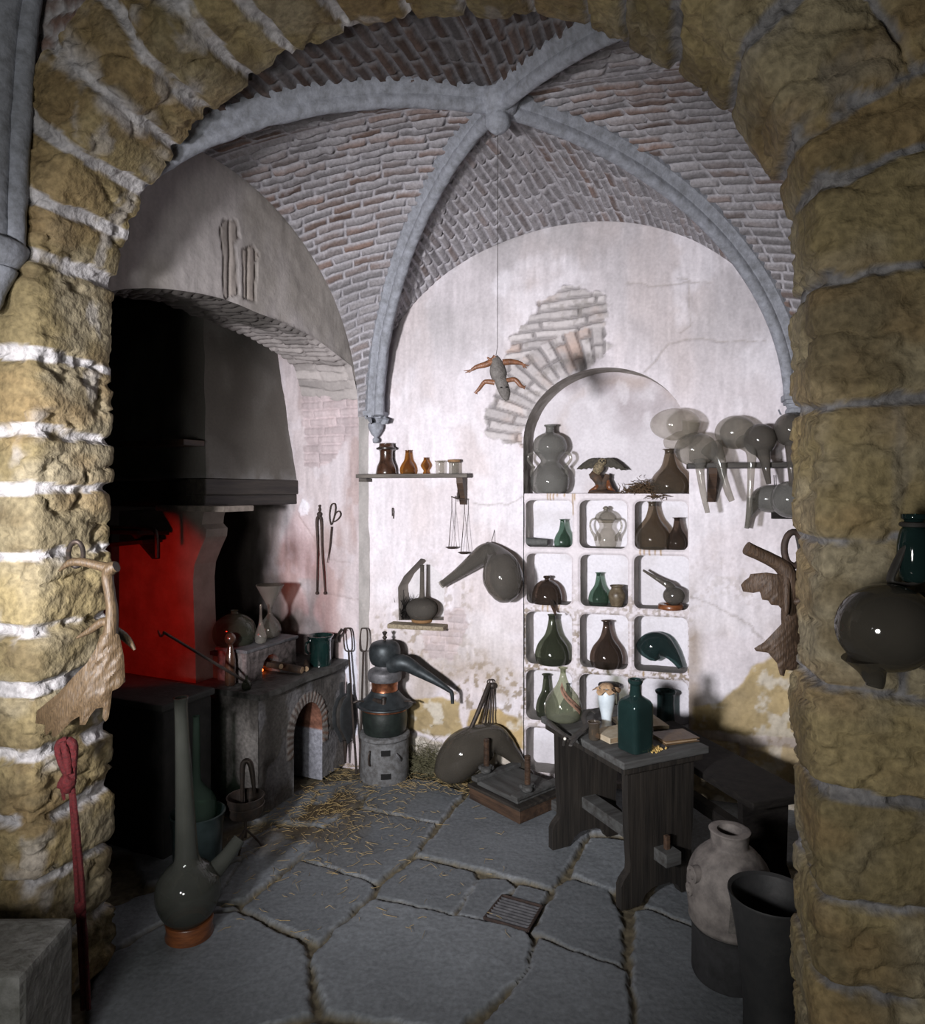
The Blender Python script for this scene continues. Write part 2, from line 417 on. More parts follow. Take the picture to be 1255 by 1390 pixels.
# ------------------------------------------------------------------ vault
LF = np.array([-1.286, 2.10]); RF = np.array([.790, 1.516]); FC = (LF+RF)/2; TH = .285
def behind(P, lim=.2): return (P[..., 0]-FC[0])*A2[0]+(P[..., 1]-FC[1])*A2[1] > lim     # on the room side of the arch wall
CFL = np.array([-.49, 4.0]); CFR = np.array([1.657, 3.49]); CNL = np.array([-1.40, 2.25]); CNR = np.array([1.0, 1.2])
ZS = 2.02; BOSS = np.array([.139, 2.75]); ZB = 3.15
def arcpt(c, a, th, zt, zs=ZS):
    f = 1-np.cos(th); return np.array([c[0]+(a[0]-c[0])*f, c[1]+(a[1]-c[1])*f, zs+(zt-zs)*np.sin(th)])
APEX = {'far': (np.array([.64, 3.775]), 3.05), 'left': (np.array([-1.07, 3.0]), 3.03), 'near': (np.array([-.2, 1.72]), 3.1), 'right': (np.array([1.38, 2.38]), 3.06)}
WALLC = {'FLf': np.array([-.56, 4.115]), 'FRf': np.array([1.70, 3.478]), 'FLl': np.array([-.60, 4.05]), 'NLl': np.array([-1.45, 2.15]),
         'NLn': np.array([-1.40, 2.2]), 'NRn': np.array([1.0, 1.2]), 'NRr': np.array([1.02, 1.2]), 'FRr': np.array([1.72, 3.47])}
def brick_field(u, v, L=.155, Hh=.047, mort=.007, seed=0, wob=.006):
    uu = u+(fbm(u*9, v*9, 0, seed+1)-.5)*wob*5; vv = v+(fbm(u*6, v*6, 3, seed+2)-.5)*wob*4
    row = np.floor(vv/Hh); off = _h(row.astype(np.int64), 0*row.astype(np.int64), 0*row.astype(np.int64), seed+5)*L
    Lr = L*(.8+.4*_h(row.astype(np.int64), 1+0*row.astype(np.int64), 0*row.astype(np.int64), seed+6))
    colu = np.floor((uu+off)/Lr)
    du = np.abs(((uu+off)/Lr-colu)-.5)*Lr; dv = np.abs((vv/Hh-row)-.5)*Hh
    e = np.minimum(Lr/2-du, Hh/2-dv)
    h = ss(0, mort*1.6, e-mort*.35)
    return h, rid(row, colu, seed+9), rid(row+91, colu, seed+19)
def web(name, wc, apex, zt, rc, red=.1, dark=1.0, seed=0, flip=False):
    nt = 230; nu = 150
    th = np.linspace(0, PI/2, nt)
    A = np.array([arcpt(wc, apex, t, zt) for t in th]); B = np.array([arcpt(rc, BOSS, t, ZB) for t in th])
    k = np.linspace(0, 1, nu)
    Pm = A[:, None, :]*(1-k[None, :, None])+B[:, None, :]*k[None, :, None]
    # a slight swell of the web between its two edges
    seg = np.linalg.norm(np.diff((A+B)/2, axis=0), axis=1); v = np.concatenate([[0], np.cumsum(seg)])
    wd = np.linalg.norm(B-A, axis=1)
    U = k[None, :]*wd[:, None]-wd[:, None]*.5; V = np.repeat(v[:, None], nu, 1)
    Pm[..., 2] += (4*k*(1-k))[None, :]*.03*wd[:, None]
    P = Pm.reshape(-1, 3); u = U.ravel(); v = V.ravel()
    N = normals(P, nt, nu)
    cen = np.array([.2, 2.8, 1.8]); s = np.sign(((cen-P)*N).sum(1)); N = N*s[:, None]
    h, r1, r2 = brick_field(u, v, seed=seed)
    n1 = fbm(u*28, v*28, 1, seed+3); n2 = fbm(u*3, v*3, 2, seed+4)
    D = h*(.011+.008*r1)+(n1-.5)*.012*h+(n1-.5)*.006
    eg = np.minimum(ss(0, .03, (k[None, :]*wd[:, None]).ravel()), ss(0, .05, (v[-1] if False else V.max()-V).ravel())); D = .008+(D-.008)*eg
    P = P+N*D[:, None]
    grey = C3([.235, .225, .235]); mor = C3([.43, .42, .45]); rd = C3([.19, .125, .10])
    b = grey*(.75+.5*r1[:, None])
    rr = ss(.62-red, .95-red, n2*.55+r2*.45)
    b = mixc(b, rd*(.6+.7*r1[:, None]), rr*.9)
    col = mixc(mor*(.7+.5*n2[:, None]), b, np.clip(h*1.1-ss(.6, .75, n1)*.35, 0, 1))
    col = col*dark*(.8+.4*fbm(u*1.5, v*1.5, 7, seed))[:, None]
    fcs = grid_faces(nt, nu)
    return P, fcs, col
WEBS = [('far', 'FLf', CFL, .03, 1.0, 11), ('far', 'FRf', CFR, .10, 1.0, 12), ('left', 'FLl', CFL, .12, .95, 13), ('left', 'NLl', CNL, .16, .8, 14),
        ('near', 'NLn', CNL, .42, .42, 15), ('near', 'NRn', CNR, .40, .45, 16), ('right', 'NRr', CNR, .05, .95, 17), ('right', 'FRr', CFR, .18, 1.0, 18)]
VP = []; VF = []; VC = []; nb = 0
for q, wc, rc, red, dk, sd in WEBS:
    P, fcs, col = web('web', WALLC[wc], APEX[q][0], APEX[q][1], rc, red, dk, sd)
    if q == 'right' and wc == 'FRr':
        pass
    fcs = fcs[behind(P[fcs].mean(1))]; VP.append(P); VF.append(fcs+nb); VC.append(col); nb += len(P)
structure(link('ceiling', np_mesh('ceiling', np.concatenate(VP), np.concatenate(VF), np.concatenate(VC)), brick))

# ribs: roll moulding on a chamfered web, in dressed lengths
def rib(c, seed):
    g = G(); n = 72
    prof = []
    # local section: x across, y towards the room
    prof = [(-.052, -.06), (-.052, -.012), (-.034, .004), (-.030, .018), (-.024, .024)]
    prof += [(.026*math.cos(a), .040+.026*math.sin(a)) for a in np.linspace(PI+.3, -.3, 9)]
    prof += [(.024, .024), (.030, .018), (.034, .004), (.052, -.012), (.052, -.06)]
    pts = [arcpt(c, BOSS, t, ZB-.015) for t in np.linspace(-.04, PI/2-.03, n)]; pts = [p for p in pts if behind(p, .12)]; n = len(pts)
    pl = Vector((BOSS[0]-c[0], BOSS[1]-c[1], 0)).normalized(); side = Vector((-pl.y, pl.x, 0))
    L = 0; vs = []
    for i, p in enumerate(pts):
        t = Vector(pts[min(i+1, n-1)])-Vector(pts[max(i-1, 0)]); t.normalize()
        inn = side.cross(t); 
        if inn.z > 0: inn = -inn
        if i: L += np.linalg.norm(pts[i]-pts[i-1])
        k = (L % .42)/.42; sh = 1-.12*math.exp(-((k*.42)/.006)**2)
        for (x, y) in prof:
            w = (vnoise(p[0]*30+x*40, p[1]*30, p[2]*30+y*40, seed)-.5)*.006
            vs.append(tuple(Vector(p)+side*((x+w)*sh)+inn*((y-.0+w)*sh)))
    m = len(prof); fs = [(i*m+j, i*m+j+1, (i+1)*m+j+1, (i+1)*m+j) for i in range(n-1) for j in range(m-1)]
    g.add(vs, fs); return g
for i, c in enumerate((CFL, CFR, CNL, CNR)):
    structure(mk('trim_%d' % (i+1), rib(c, i), ribstone))
g = G(); bx, by = BOSS
g.lathe(sprof([(.02, .06), (.075, .05), (.085, .02), (.07, -.02), (.05, -.035), (.052, -.05), (.048, -.075), (.03, -.095), (.012, -.105), (0, -.107)], 3), (bx, by, ZB-.045), 24)
structure(mk('trim_5', g, ribstone, noise=.004, nscale=40))
for i, (px, py, d) in enumerate(((510, 562, -.055), (1079, 540, -.055))):
    p = wl(px, py, d); g = G()
    M = Matrix.Rotation(WANG, 3, 'Z')
    g.box((p.x, p.y, p.z), (.115, .12, .03), M, bev=.006); g.box((p.x, p.y, p.z-.022), (.10, .10, .02), M, bev=.006)
    g.lathe(sprof([(0, -.17), (.016, -.165), (.018, -.145), (.010, -.135), (.026, -.115), (.042, -.085), (.044, -.06), (.036, -.05), (.046, -.035), (.046, -.028)], 3), tuple(p), 20)
    structure(mk('trim_%d' % (6+i), g, ribstone, noise=.004, nscale=40))

# ------------------------------------------------------------------ back wall with its niches
NA = np.array([.41, .912])            # the niches run back along this direction
S0 = ws(710, 700)[0]; S1 = ws(935, 700)[0]; SM = (S0+S1)/2; NR = (S1-S0)/2; ZSP = 1.86; NRZ = .395
niche = np.array([(S0, .0), (S1, .0), (S1, ZSP)]+[(SM+NR*math.cos(a), ZSP+NRZ*math.sin(a)) for a in np.linspace(0, PI, 40)][1:]+[(S0, .5)])
small = np.array([ws(*p) for p in ((541, 842), (540, 797), (548, 782), (571, 758), (576, 759), (599, 780), (603, 800), (602, 842))])
def wall_color(s, z, n1, n2):
    base = C3([.66, .62, .655]); col = np.repeat(base[None], len(s), 0)
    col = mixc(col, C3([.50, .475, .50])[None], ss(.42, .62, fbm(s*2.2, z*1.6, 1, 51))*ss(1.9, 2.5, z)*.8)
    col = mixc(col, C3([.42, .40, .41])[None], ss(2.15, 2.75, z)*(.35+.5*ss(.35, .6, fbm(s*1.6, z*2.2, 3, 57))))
    col = mixc(col, C3([.57, .51, .51])[None], ss(.45, .65, fbm(s*3, z*1.2, 1, 52))*.6)
    col = mixc(col, C3([.74, .72, .77])[None], ss(.5, .7, fbm(s*5, z*4, 1, 53))*.6)
    st = ss(.52, .62, fbm(s*40, z*40, 1, 54, 3))*ss(.45, .6, fbm(s*2.5, z*2.5, 4, 55))*ss(1.5, .5, z)
    col = mixc(col, C3([.22, .17, .10])[None], st*.75)
    col = mixc(col, C3([.30, .24, .17])[None], ss(.48, .7, fbm(s*4, z*3, 6, 56))*ss(1.15, .25, z)*.75)
    # grime down the right-hand margin of the pigeonholes
    col = mixc(col, C3([.25, .19, .13])[None], np.exp(-((s-S1-.02)/.05)**2)*ss(1.3, .8, z)*ss(.3, .6, n2)*.7)
    return col*(.94+.12*n1)[:, None]*(.86+.28*fbm(s*55, z*7, 0, 58, 3))[:, None]*(.92+.16*fbm(s*110, z*60, 2, 59, 2))[:, None]
ns, nz = 372, 440
sg = np.linspace(-.06, 2.62, ns); zg = np.linspace(-.03, 3.3, nz)
SG, ZG = np.meshgrid(sg, zg, indexing='ij'); P = np.stack([SG.ravel(), ZG.ravel()], 1)
P, fcs, bd = cut(P, grid_faces(ns, nz), [niche, small])
s, z = P.T
n1 = fbm(s*22, z*22, 0, 31); n2 = fbm(s*5, z*5, 0, 32)
D = (n2-.5)*.028+(n1-.5)*.006
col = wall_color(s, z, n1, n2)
# exposed brick above and beside the niche arch
pat = np.array([ws(*p) for p in ((658, 572), (662, 596), (683, 603), (706, 606), (716, 575), (740, 540), (765, 512), (800, 498), (826, 470), (822, 440), (829, 415), (806, 392), (765, 391), (728, 412), (716, 440), (692, 452), (692, 472), (672, 500), (668, 530), (664, 552))])
d = sdist(P, pat)+(fbm(s*25, z*25, 5, 33)-.5)*.10
m = ss(-.006, .008, d)
rx = (s-SM)/NR; rz = (z-ZSP)/NRZ; rad = np.hypot(rx, rz)*NR; ang = np.arctan2(rz, rx)
ring = (rad < NR+.24) & (z > ZSP-.2)
ha, ra1, ra2 = brick_field(rad*0+rad, ang*(NR+.12), L=.24, Hh=.062, mort=.006, seed=3, wob=.004)
hb, rb1, rb2 = brick_field(s, z-(s-SM)*.08, L=.26, Hh=.05, mort=.006, seed=4, wob=.007)
h = np.where(ring, ha, hb); r1 = np.where(ring, ra1, rb1); r2 = np.where(ring, ra2, rb2)
D = D*(1-m*.4)+m*(-.022+h*(.022+.020*r1)+(n1-.5)*.02)
bc = C3([.52, .49, .49])[None]*(.75+.35*r1[:, None]); bc = mixc(bc, C3([.50, .36, .29])[None], ss(.6, .85, fbm(s*9, z*9, 4, 37)*.6+r2*.4)*.75)
bc = mixc(bc*.42, bc, h); bc = mixc(bc, C3([.24, .22, .20])[None], ss(.62, .72, fbm(s*30, z*30, 8, 38))*.5)
col = mixc(col, bc, m*.92)
# small brick patch under the flask niche
pat2 = np.array([ws(*p) for p in ((572, 862), (588, 846), (600, 826), (630, 826), (636, 846), (626, 874), (614, 896), (580, 896), (574, 880))])
m2 = ss(-.004, .008, sdist(P, pat2)+(fbm(s*30, z*30, 5, 43)-.5)*.05)
hb, rb1, rb2 = brick_field(s, z, L=.11, Hh=.042, mort=.005, seed=8, wob=.005)
D = D+m2*(-.010+hb*.011); col = mixc(col, C3([.47, .40, .40])[None]*(.75+.4*rb1[:, None]), m2*.75)
# dressed stone plinth showing under the plaster
for k, (pl, cc) in enumerate(((((552, 948), (600, 946), (625, 952), (629, 1002), (590, 1000), (552, 990)), (.37, .285, .14)),
                 (((636, 962), (660, 958), (711, 974), (711, 1018), (680, 1016), (634, 990)), (.36, .265, .125)),
                 (((470, 990), (545, 992), (600, 1008), (706, 1024), (712, 1075), (470, 1060)), (.42, .38, .32)),
                 (((938, 958), (975, 955), (1000, 930), (1020, 905), (1050, 888), (1110, 900), (1110, 1006), (938, 992)), (.36, .28, .14)),
                 (((938, 1000), (1003, 1008), (1004, 1040), (938, 1040)), (.42, .34, .20)),
                 (((1010, 1010), (1110, 1018), (1110, 1080), (1010, 1072)), (.40, .32, .19)),
                 (((938, 1046), (1110, 1086), (1110, 1160), (938, 1120)), (.34, .28, .18)),
                 )):
    pp = np.array([ws(*p) for p in pl]); q = ss(-.004, .012, sdist(P, pp)+(fbm(s*18, z*18, 5, 60+k)-.5)*.035)
    nn = fbm(s*9, z*9, 2, 70+k); n4 = fbm(s*45, z*45, 2, 75+k, 3)
    D = D+q*(.004+(n4-.5)*.016)-.010*q*(1-ss(0, .02, sdist(P, pp)))
    sc = C3(cc)[None]*(.6+.9*nn[:, None]); sc = mixc(sc, C3([.60, .57, .50])[None], ss(.55, .66, fbm(s*14, z*14, 9, 80+k))*.7)
    col = mixc(col, sc, q*.95)
# cracks
for path in (((920, 378), (938, 382), (936, 440), (920, 452)), ((970, 382), (900, 388), (850, 384)), ((640, 684), (690, 684), (715, 672)),
             ((905, 468), (930, 460), (980, 464), (1040, 462)), ((905, 468), (890, 490), (875, 505)), ((935, 812), (1000, 836), (1040, 870))):
    for a, b in zip(path[:-1], path[1:]):
        A_ = ws(*a); B_ = ws(*b); ab = B_-A_; Q = P+np.stack([(n2-.5)*.05+(n1-.5)*.02, (n1-.5)*.03], 1)
        t = np.clip(((Q-A_)@ab)/(ab@ab), 0, 1); dd = np.hypot(*(Q-A_-t[:, None]*ab).T); w = np.exp(-(dd/.0045)**2)
        D -= .006*w; col = mixc(col, C3([.30, .27, .25])[None], w*.55)
D[bd] = 0
ed = np.minimum(seg_near(P, niche)[0], seg_near(P, small)[0]); D = D*ss(0, .03, ed)
V3 = np.stack([CB[0]+W2[0]*s-A2[0]*D, CB[1]+W2[1]*s-A2[1]*D, z], 1)
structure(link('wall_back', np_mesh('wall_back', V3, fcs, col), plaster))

def reveal(outline, depth, name, colr, mat=plaster, dirn=NA, closed=False, back=True, seed=0, org=0.0):
    """the side faces of an opening, running back from its outline"""
    o = np.array(smooth_line(outline, .012, closed)); nd = max(3, int(depth/.012)); n = len(o)
    k = np.linspace(0, 1, nd+1); s_ = np.repeat(o[:, 0][:, None], nd+1, 1); z_ = np.repeat(o[:, 1][:, None], nd+1, 1)
    dd = np.repeat((k*depth)[None], n, 0)
    w = (fbm(s_*12+dd*14, z_*12, dd*12, seed)-.5)*.014*np.minimum(dd/.02, 1)
    X = CB[0]+W2[0]*(s_+w)+dirn[0]*(dd+org); Y = CB[1]+W2[1]*(s_+w)+dirn[1]*(dd+org); Z = z_+w*.6
    Vv = np.stack([X, Y, Z], -1).reshape(-1, 3)
    f = grid_faces(n, nd+1)
    if closed:
        a = (n-1)*(nd+1)+np.arange(nd); b = np.arange(nd); f = np.concatenate([f, np.stack([a, b, b+1, a+1], 1)])
    c = C3(colr)[None]*(.8+.4*fbm(X.ravel()*30, Y.ravel()*30, Z.ravel()*30, seed+1))[:, None]
    return Vv, f, c
def smooth_line(o, step, closed):
    o = [np.array(p, float) for p in o]; out = []
    m = len(o) if closed else len(o)-1
    for i in range(m):
        a = o[i]; b = o[(i+1) % len(o)]; k = max(1, int(np.linalg.norm(b-a)/step))
        for j in range(k): out.append(a+(b-a)*j/k)
    if not closed: out.append(o[-1])
    return out
def merge(parts):
    V = []; Fc = []; Cc = []; n = 0
    for v, f, c in parts: V.append(v); Fc.append(f+n); Cc.append(c); n += len(v)
    return np.concatenate(V), np.concatenate(Fc), np.concatenate(Cc)
def backplate(s0, s1, z0, z1, depth, colf, dirn=NA, step=.012, seed=0, amp=.01):
    a = max(2, int((s1-s0)/step)); b = max(2, int((z1-z0)/step))
    S_, Z_ = np.meshgrid(np.linspace(s0, s1, a), np.linspace(z0, z1, b), indexing='ij'); s_, z_ = S_.ravel(), Z_.ravel()
    n = fbm(s_*6, z_*6, 0, seed)
    D_ = depth+(n-.5)*amp
    return np.stack([CB[0]+W2[0]*s_+dirn[0]*D_, CB[1]+W2[1]*s_+dirn[1]*D_, z_], 1), grid_faces(a, b), colf(s_, z_)
# upper niche: reveal and its back
ol = [(S0, 1.56), (S0, ZSP)]+[(SM+NR*math.cos(a), ZSP+NRZ*math.sin(a)) for a in np.linspace(PI, 0, 40)][1:]+[(S1, 1.56)]
def nb_col(s_, z_):
    c = np.repeat(C3([.60, .575, .61])[None], len(s_), 0); n = fbm(s_*4, z_*4, 0, 91)
    c = mixc(c, C3([.40, .36, .38])[None], ss(.40, .62, n)*ss(1.75, 2.1, z_)*.85)
    c = mixc(c, C3([.42, .34, .30])[None], np.exp(-((np.hypot((s_-SM-.1)/NR, (z_-ZSP)/NRZ)-.85)/.12)**2)*ss(.4, .55, fbm(s_*3, z_*3, 4, 92))*.6)
    c = mixc(c, C3([.70, .68, .72])[None], ss(.5, .62, fbm(s_*12, z_*7, 3, 93))*.5)
    return c
ND = .175
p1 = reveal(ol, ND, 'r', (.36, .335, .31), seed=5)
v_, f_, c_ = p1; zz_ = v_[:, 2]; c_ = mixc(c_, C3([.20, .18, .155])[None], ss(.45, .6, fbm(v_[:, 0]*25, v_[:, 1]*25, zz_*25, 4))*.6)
p2 = backplate(S0-.02, S1+.1, 1.55, ZSP+NRZ+.03, ND-.003, nb_col, seed=7)
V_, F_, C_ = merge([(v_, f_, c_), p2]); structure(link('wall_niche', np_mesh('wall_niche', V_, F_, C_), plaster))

# pigeonholes
ROWS = [(1.285, 1.544), (.971, 1.249), (.640, .931), (.330, .604), (.044, .286)]
COLS = [(ws(712, 700)[0], ws(775, 700)[0]), (ws(785, 700)[0], ws(851, 700)[0]), (ws(860, 700)[0], ws(933.5, 700)[0])]
def rrect(x0, x1, z0, z1, r, n=7):
    o = []
    for cx, cz, a in ((x1-r, z0+r, -PI/2), (x1-r, z1-r, 0), (x0+r, z1-r, PI/2), (x0+r, z0+r, PI)):
        for k in range(n+1): o.append((cx+r*math.cos(a+PI/2*k/n), cz+r*math.sin(a+PI/2*k/n)))
    return np.array(o)
TOPZ = 1.58; REC = .010
cells = []
for ri, (z0, z1) in enumerate(ROWS):
    for ci, (a, b) in enumerate(COLS):
        t = rnd.uniform(-.004, .004); cells.append(rrect(a+rnd.uniform(-.004, .004), b+rnd.uniform(-.004, .003), z0, z1+t, rnd.uniform(.03, .045)))
a_, b_ = 230, 400
S_, Z_ = np.meshgrid(np.linspace(S0, S1, a_), np.linspace(0, TOPZ, b_), indexing='ij'); Pc = np.stack([S_.ravel(), Z_.ravel()], 1)
Pc, fc, bd = cut(Pc, grid_faces(a_, b_), cells); s, z = Pc.T
dist = np.min([seg_near(Pc, c)[0] for c in cells], axis=0)
n1 = fbm(s*30, z*30, 0, 101); n2 = fbm(s*7, z*7, 0, 102)
Dp = REC+.004+(n2-.5)*.012+(n1-.5)*.004; rnd_edge = .010*np.exp(-(dist/.007)**2); Dp = Dp+rnd_edge
Dp = np.where(z > TOPZ-.006, REC+.008, Dp)
col = np.repeat(C3([.66, .62, .65])[None], len(s), 0)
st = ss(.48, .57, fbm(s*75, z*75, 1, 104, 3))*ss(1.25, .85, z)*(.4+.6*ss(.4, .6, n2))
col = mixc(col, C3([.20, .15, .08])[None], st*.8)
for (px, pz, L) in ((742, 1.583, .05), (746, 1.583, .06), (750, 1.583, .05), (755, 1.583, .03), (765, 1.583, .03), (776, 1.583, .13), (779, 1.583, .05), (868, 1.28, .04), (873, 1.28, .035), (880, 1.28, .05), (888, 1.28, .035), (896, 1.28, .05), (735, .965, .04), (742, .965, .05), (750, .965, .045), (757, .965, .03), (872, .63, .03)):
    sx = ws(px, 700)[0]; w = np.exp(-((s-sx+(n1-.5)*.01)/.004)**2)*ss(pz-L, pz-L+.02, z)*(z < pz+.01)
    col = mixc(col, C3([.33, .20, .05])[None], w*.85)
col *= (.92+.16*n1)[:, None]
V3 = np.stack([CB[0]+W2[0]*s+NA[0]*Dp, CB[1]+W2[1]*s+NA[1]*Dp, z], 1)
parts = [(V3, fc, col)]
for i, c in enumerate(cells):
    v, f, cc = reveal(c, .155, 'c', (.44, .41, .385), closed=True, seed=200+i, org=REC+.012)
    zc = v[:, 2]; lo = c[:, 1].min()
    cc = mixc(cc, C3([.13, .125, .12])[None], ss(.03, .0, zc-lo)*.75)      # dust on the cell floor, with the shade there painted in
    parts.append((v, f, cc))
    x0, z0 = c.min(0); x1, z1 = c.max(0)
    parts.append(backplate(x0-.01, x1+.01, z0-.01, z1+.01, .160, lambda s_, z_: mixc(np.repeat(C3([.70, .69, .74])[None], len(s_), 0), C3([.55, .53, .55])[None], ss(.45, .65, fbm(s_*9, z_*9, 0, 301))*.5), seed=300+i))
# the ledge on top of the pigeonholes
s_ = np.linspace(S0-.002, S1+.002, 60); k = np.linspace(REC, ND, 12); S_, K_ = np.meshgrid(s_, k, indexing='ij')
lv = np.stack([CB[0]+W2[0]*S_+NA[0]*K_, CB[1]+W2[1]*S_+NA[1]*K_, 0*S_+TOPZ-.0005], -1).reshape(-1, 3)
parts.append((lv, grid_faces(60, 12), np.repeat(C3([.42, .40, .39])[None], len(lv), 0)))
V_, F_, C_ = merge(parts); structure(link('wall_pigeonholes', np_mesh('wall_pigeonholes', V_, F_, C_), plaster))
def cellz(r): return ROWS[r][0]+.001

# the little gabled niche
v, f, cc = reveal(small, .13, 'r', (.30, .27, .24), closed=True, seed=400)
bp = backplate(small[:, 0].min()-.02, small[:, 0].max()+.05, small[:, 1].min()-.01, small[:, 1].max()+.01, .128, lambda s_, z_: np.repeat(C3([.62, .60, .62])[None], len(s_), 0)*(.85+.3*fbm(s_*20, z_*20, 0, 5))[:, None], seed=401)
V_, F_, C_ = merge([(v, f, cc), bp]); structure(link('wall_recess', np_mesh('wall_recess', V_, F_, C_), plaster))

# ------------------------------------------------------------------ left wall with the fireplace arch
def lw(t, z, d=0): return np.stack([PIER[0]-U2[0]*t+V2[0]*d, PIER[1]-U2[1]*t+V2[1]*d, z+0*t], -1)
def lt(px, py):
    m = (px-CX)/F; t = (PIER[0]-m*PIER[1])/(U2[0]-m*U2[1]); Y = PIER[1]-U2[1]*t; return np.array([t, zz(py, Y)])
archc = [(0.0, 0.0), (0.0, 2.12)]+[tuple(lt(*p)) for p in ((477, 497), (463, 486), (440, 468), (420, 455), (400, 445), (375, 434), (350, 425), (325, 414), (300, 405), (275, 399), (250, 395), (225, 392), (200, 391), (170, 392), (148, 396))]
tl = archc[-1][0]; archc += [(tl+.1, 2.25), (tl+.12, 0.0)]
archo = np.array(archc)
nt_, nz_ = 330, 180
T_, Z_ = np.meshgrid(np.linspace(-.005, 2.9, nt_), np.linspace(1.9, 3.5, nz_), indexing='ij'); P = np.stack([T_.ravel(), Z_.ravel()], 1)
ah = archo.copy(); ah[ah[:, 1] < .1, 1] = 1.0; ah[:2, 0] = -.02
P, fcs, bd = cut(P, grid_faces(nt_, nz_), [ah]); t, z = P.T
n1 = fbm(t*20, z*20, 0, 131); n2 = fbm(t*4, z*4, 0, 132); D = (n2-.5)*.02+(n1-.5)*.005
col = np.repeat(C3([.46, .43, .42])[None], len(t), 0)*(.85+.3*fbm(t*50, z*7, 0, 134, 3))[:, None]
col = mixc(col, C3([.30, .275, .24])[None], ss(.4, .62, fbm(t*2.4, z*1.5, 0, 133))*.65)*(.9+.2*n1)[:, None]
for pl in (((299, 310), (305, 297), (322, 300), (325, 322), (318, 330), (324, 400), (306, 404), (304, 350)), ((330, 340), (344, 333), (353, 345), (348, 355), (346, 408), (330, 406))):
    pp = np.array([lt(*p) for p in pl]); dd = sdist(P, pp)+(fbm(t*18, z*8, 5, 141)-.5)*.025; q = ss(-.002, .004, dd)
    hb, r1, r2 = brick_field(z, t, L=9, Hh=.058, mort=.005, seed=22, wob=.003)
    D = D+q*(-.016+hb*.012); col = mixc(col, C3([.30, .26, .23])[None]*(.8+.4*r1[:, None]), q*.7)
    w = np.exp(-(dd/.004)**2); D -= w*.008; col = mixc(col, C3([.12, .10, .09])[None], w*.5)
D[bd] = 0
V3 = lw(t, z)-np.outer(D, np.append(V2, 0)); parts = [(V3, fcs, col)]
# arch soffit, brickwork under rough plaster
o = np.array(smooth_line(archc[1:-1], .010, False)); nd = 40; dd = np.linspace(0, .40, nd); n = len(o)
TT = np.repeat(o[:, 0][:, None], nd, 1); ZZ = np.repeat(o[:, 1][:, None], nd, 1); DD = np.repeat(dd[None], n, 0)
arcl = np.repeat(np.concatenate([[0], np.cumsum(np.linalg.norm(np.diff(o, axis=0), axis=1))])[:, None], nd, 1)
hb, r1, r2 = brick_field(DD.ravel(), arcl.ravel(), L=.2, Hh=.055, mort=.008, seed=33, wob=.01)
w = (hb*.014+(fbm(arcl.ravel()*12, DD.ravel()*12, 0, 150)-.5)*.03)*np.minimum(DD.ravel()/.02, 1)
Vs = lw(TT.ravel(), ZZ.ravel()-w+DD.ravel()*.10, DD.ravel())
sc = C3([.40, .37, .36])[None]*(.7+.5*r1[:, None]); soot = ss(.25, .8, TT.ravel()+(fbm(arcl.ravel()*6, DD.ravel()*6, 0, 151)-.5)*.5)
sc = mixc(sc, C3([.055, .05, .045])[None], soot*.93)
parts.append((Vs, grid_faces(n, nd), sc)); V_, F_, C_ = merge(parts)
structure(link('wall_left', np_mesh('wall_left', V_, F_, C_), plaster))

# jamb wall behind the hearth (faces the camera), pier edge, recess back and top
def jw(sx, z, d=0): return np.stack([PIER[0]+V2[0]*sx+U2[0]*d, PIER[1]+V2[1]*sx+U2[1]*d, z+0*sx], -1)
def jt(px, py):
    m = (px-CX)/F; t = (m*PIER[1]-PIER[0])/(V2[0]-m*V2[1]); return np.array([t, zz(py, PIER[1]+V2[1]*t)])
na_, nb_ = 210, 330
S_, Z_ = np.meshgrid(np.linspace(0, 1.75, na_), np.linspace(-.03, 2.75, nb_), indexing='ij'); P = np.stack([S_.ravel(), Z_.ravel()], 1)
s, z = P.T; n1 = fbm(s*22, z*22, 0, 161); n2 = fbm(s*4.5, z*4.5, 0, 162); D = (n2-.5)*.022+(n1-.5)*.006
col = np.repeat(C3([.56, .50, .515])[None], len(s), 0)
col = mixc(col, C3([.36, .27, .255])[None], ss(.42, .6, fbm(s*5, z*1.8, 0, 163))*.7)
col = mixc(col, C3([.72, .71, .78])[None], ss(.55, .62, fbm(s*8, z*5, 0, 164))*.2)
wp = sdist(P, np.array([jt(*p) for p in ((465, 870), (478, 862), (484, 872), (486, 1000), (466, 1000), (470, 960))]))+(n1-.5)*.03
col = mixc(col, C3([.72, .74, .84])[None], ss(0, .008, wp)*.9)
wp = sdist(P, np.array([jt(*p) for p in ((404, 694), (410, 676), (421, 684), (420, 700), (408, 702))]))+(n1-.5)*.03
col = mixc(col, C3([.78, .78, .84])[None], ss(0, .006, wp)*.9); D += ss(0, .006, wp)*.006
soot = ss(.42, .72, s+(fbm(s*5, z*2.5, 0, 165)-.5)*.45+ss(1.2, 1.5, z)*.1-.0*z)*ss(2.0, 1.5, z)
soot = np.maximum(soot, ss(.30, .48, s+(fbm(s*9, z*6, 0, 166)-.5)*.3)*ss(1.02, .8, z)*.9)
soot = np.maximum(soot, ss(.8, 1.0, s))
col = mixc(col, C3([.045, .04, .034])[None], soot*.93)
pp = np.array([jt(*p) for p in ((411, 518), (440, 506), (486, 508), (486, 585), (468, 598), (450, 630), (412, 636), (415, 590), (409, 560))])
q = ss(-.003, .006, sdist(P, pp)+(fbm(s*25, z*25, 5, 167)-.5)*.06); hb, r1, r2 = brick_field(s, z, L=.16, Hh=.052, mort=.006, seed=41, wob=.005)
D += q*(-.010+hb*(.012+.006*r1)); col = mixc(col, C3([.50, .42, .43])[None]*(.8+.35*r1[:, None]), q*.8)
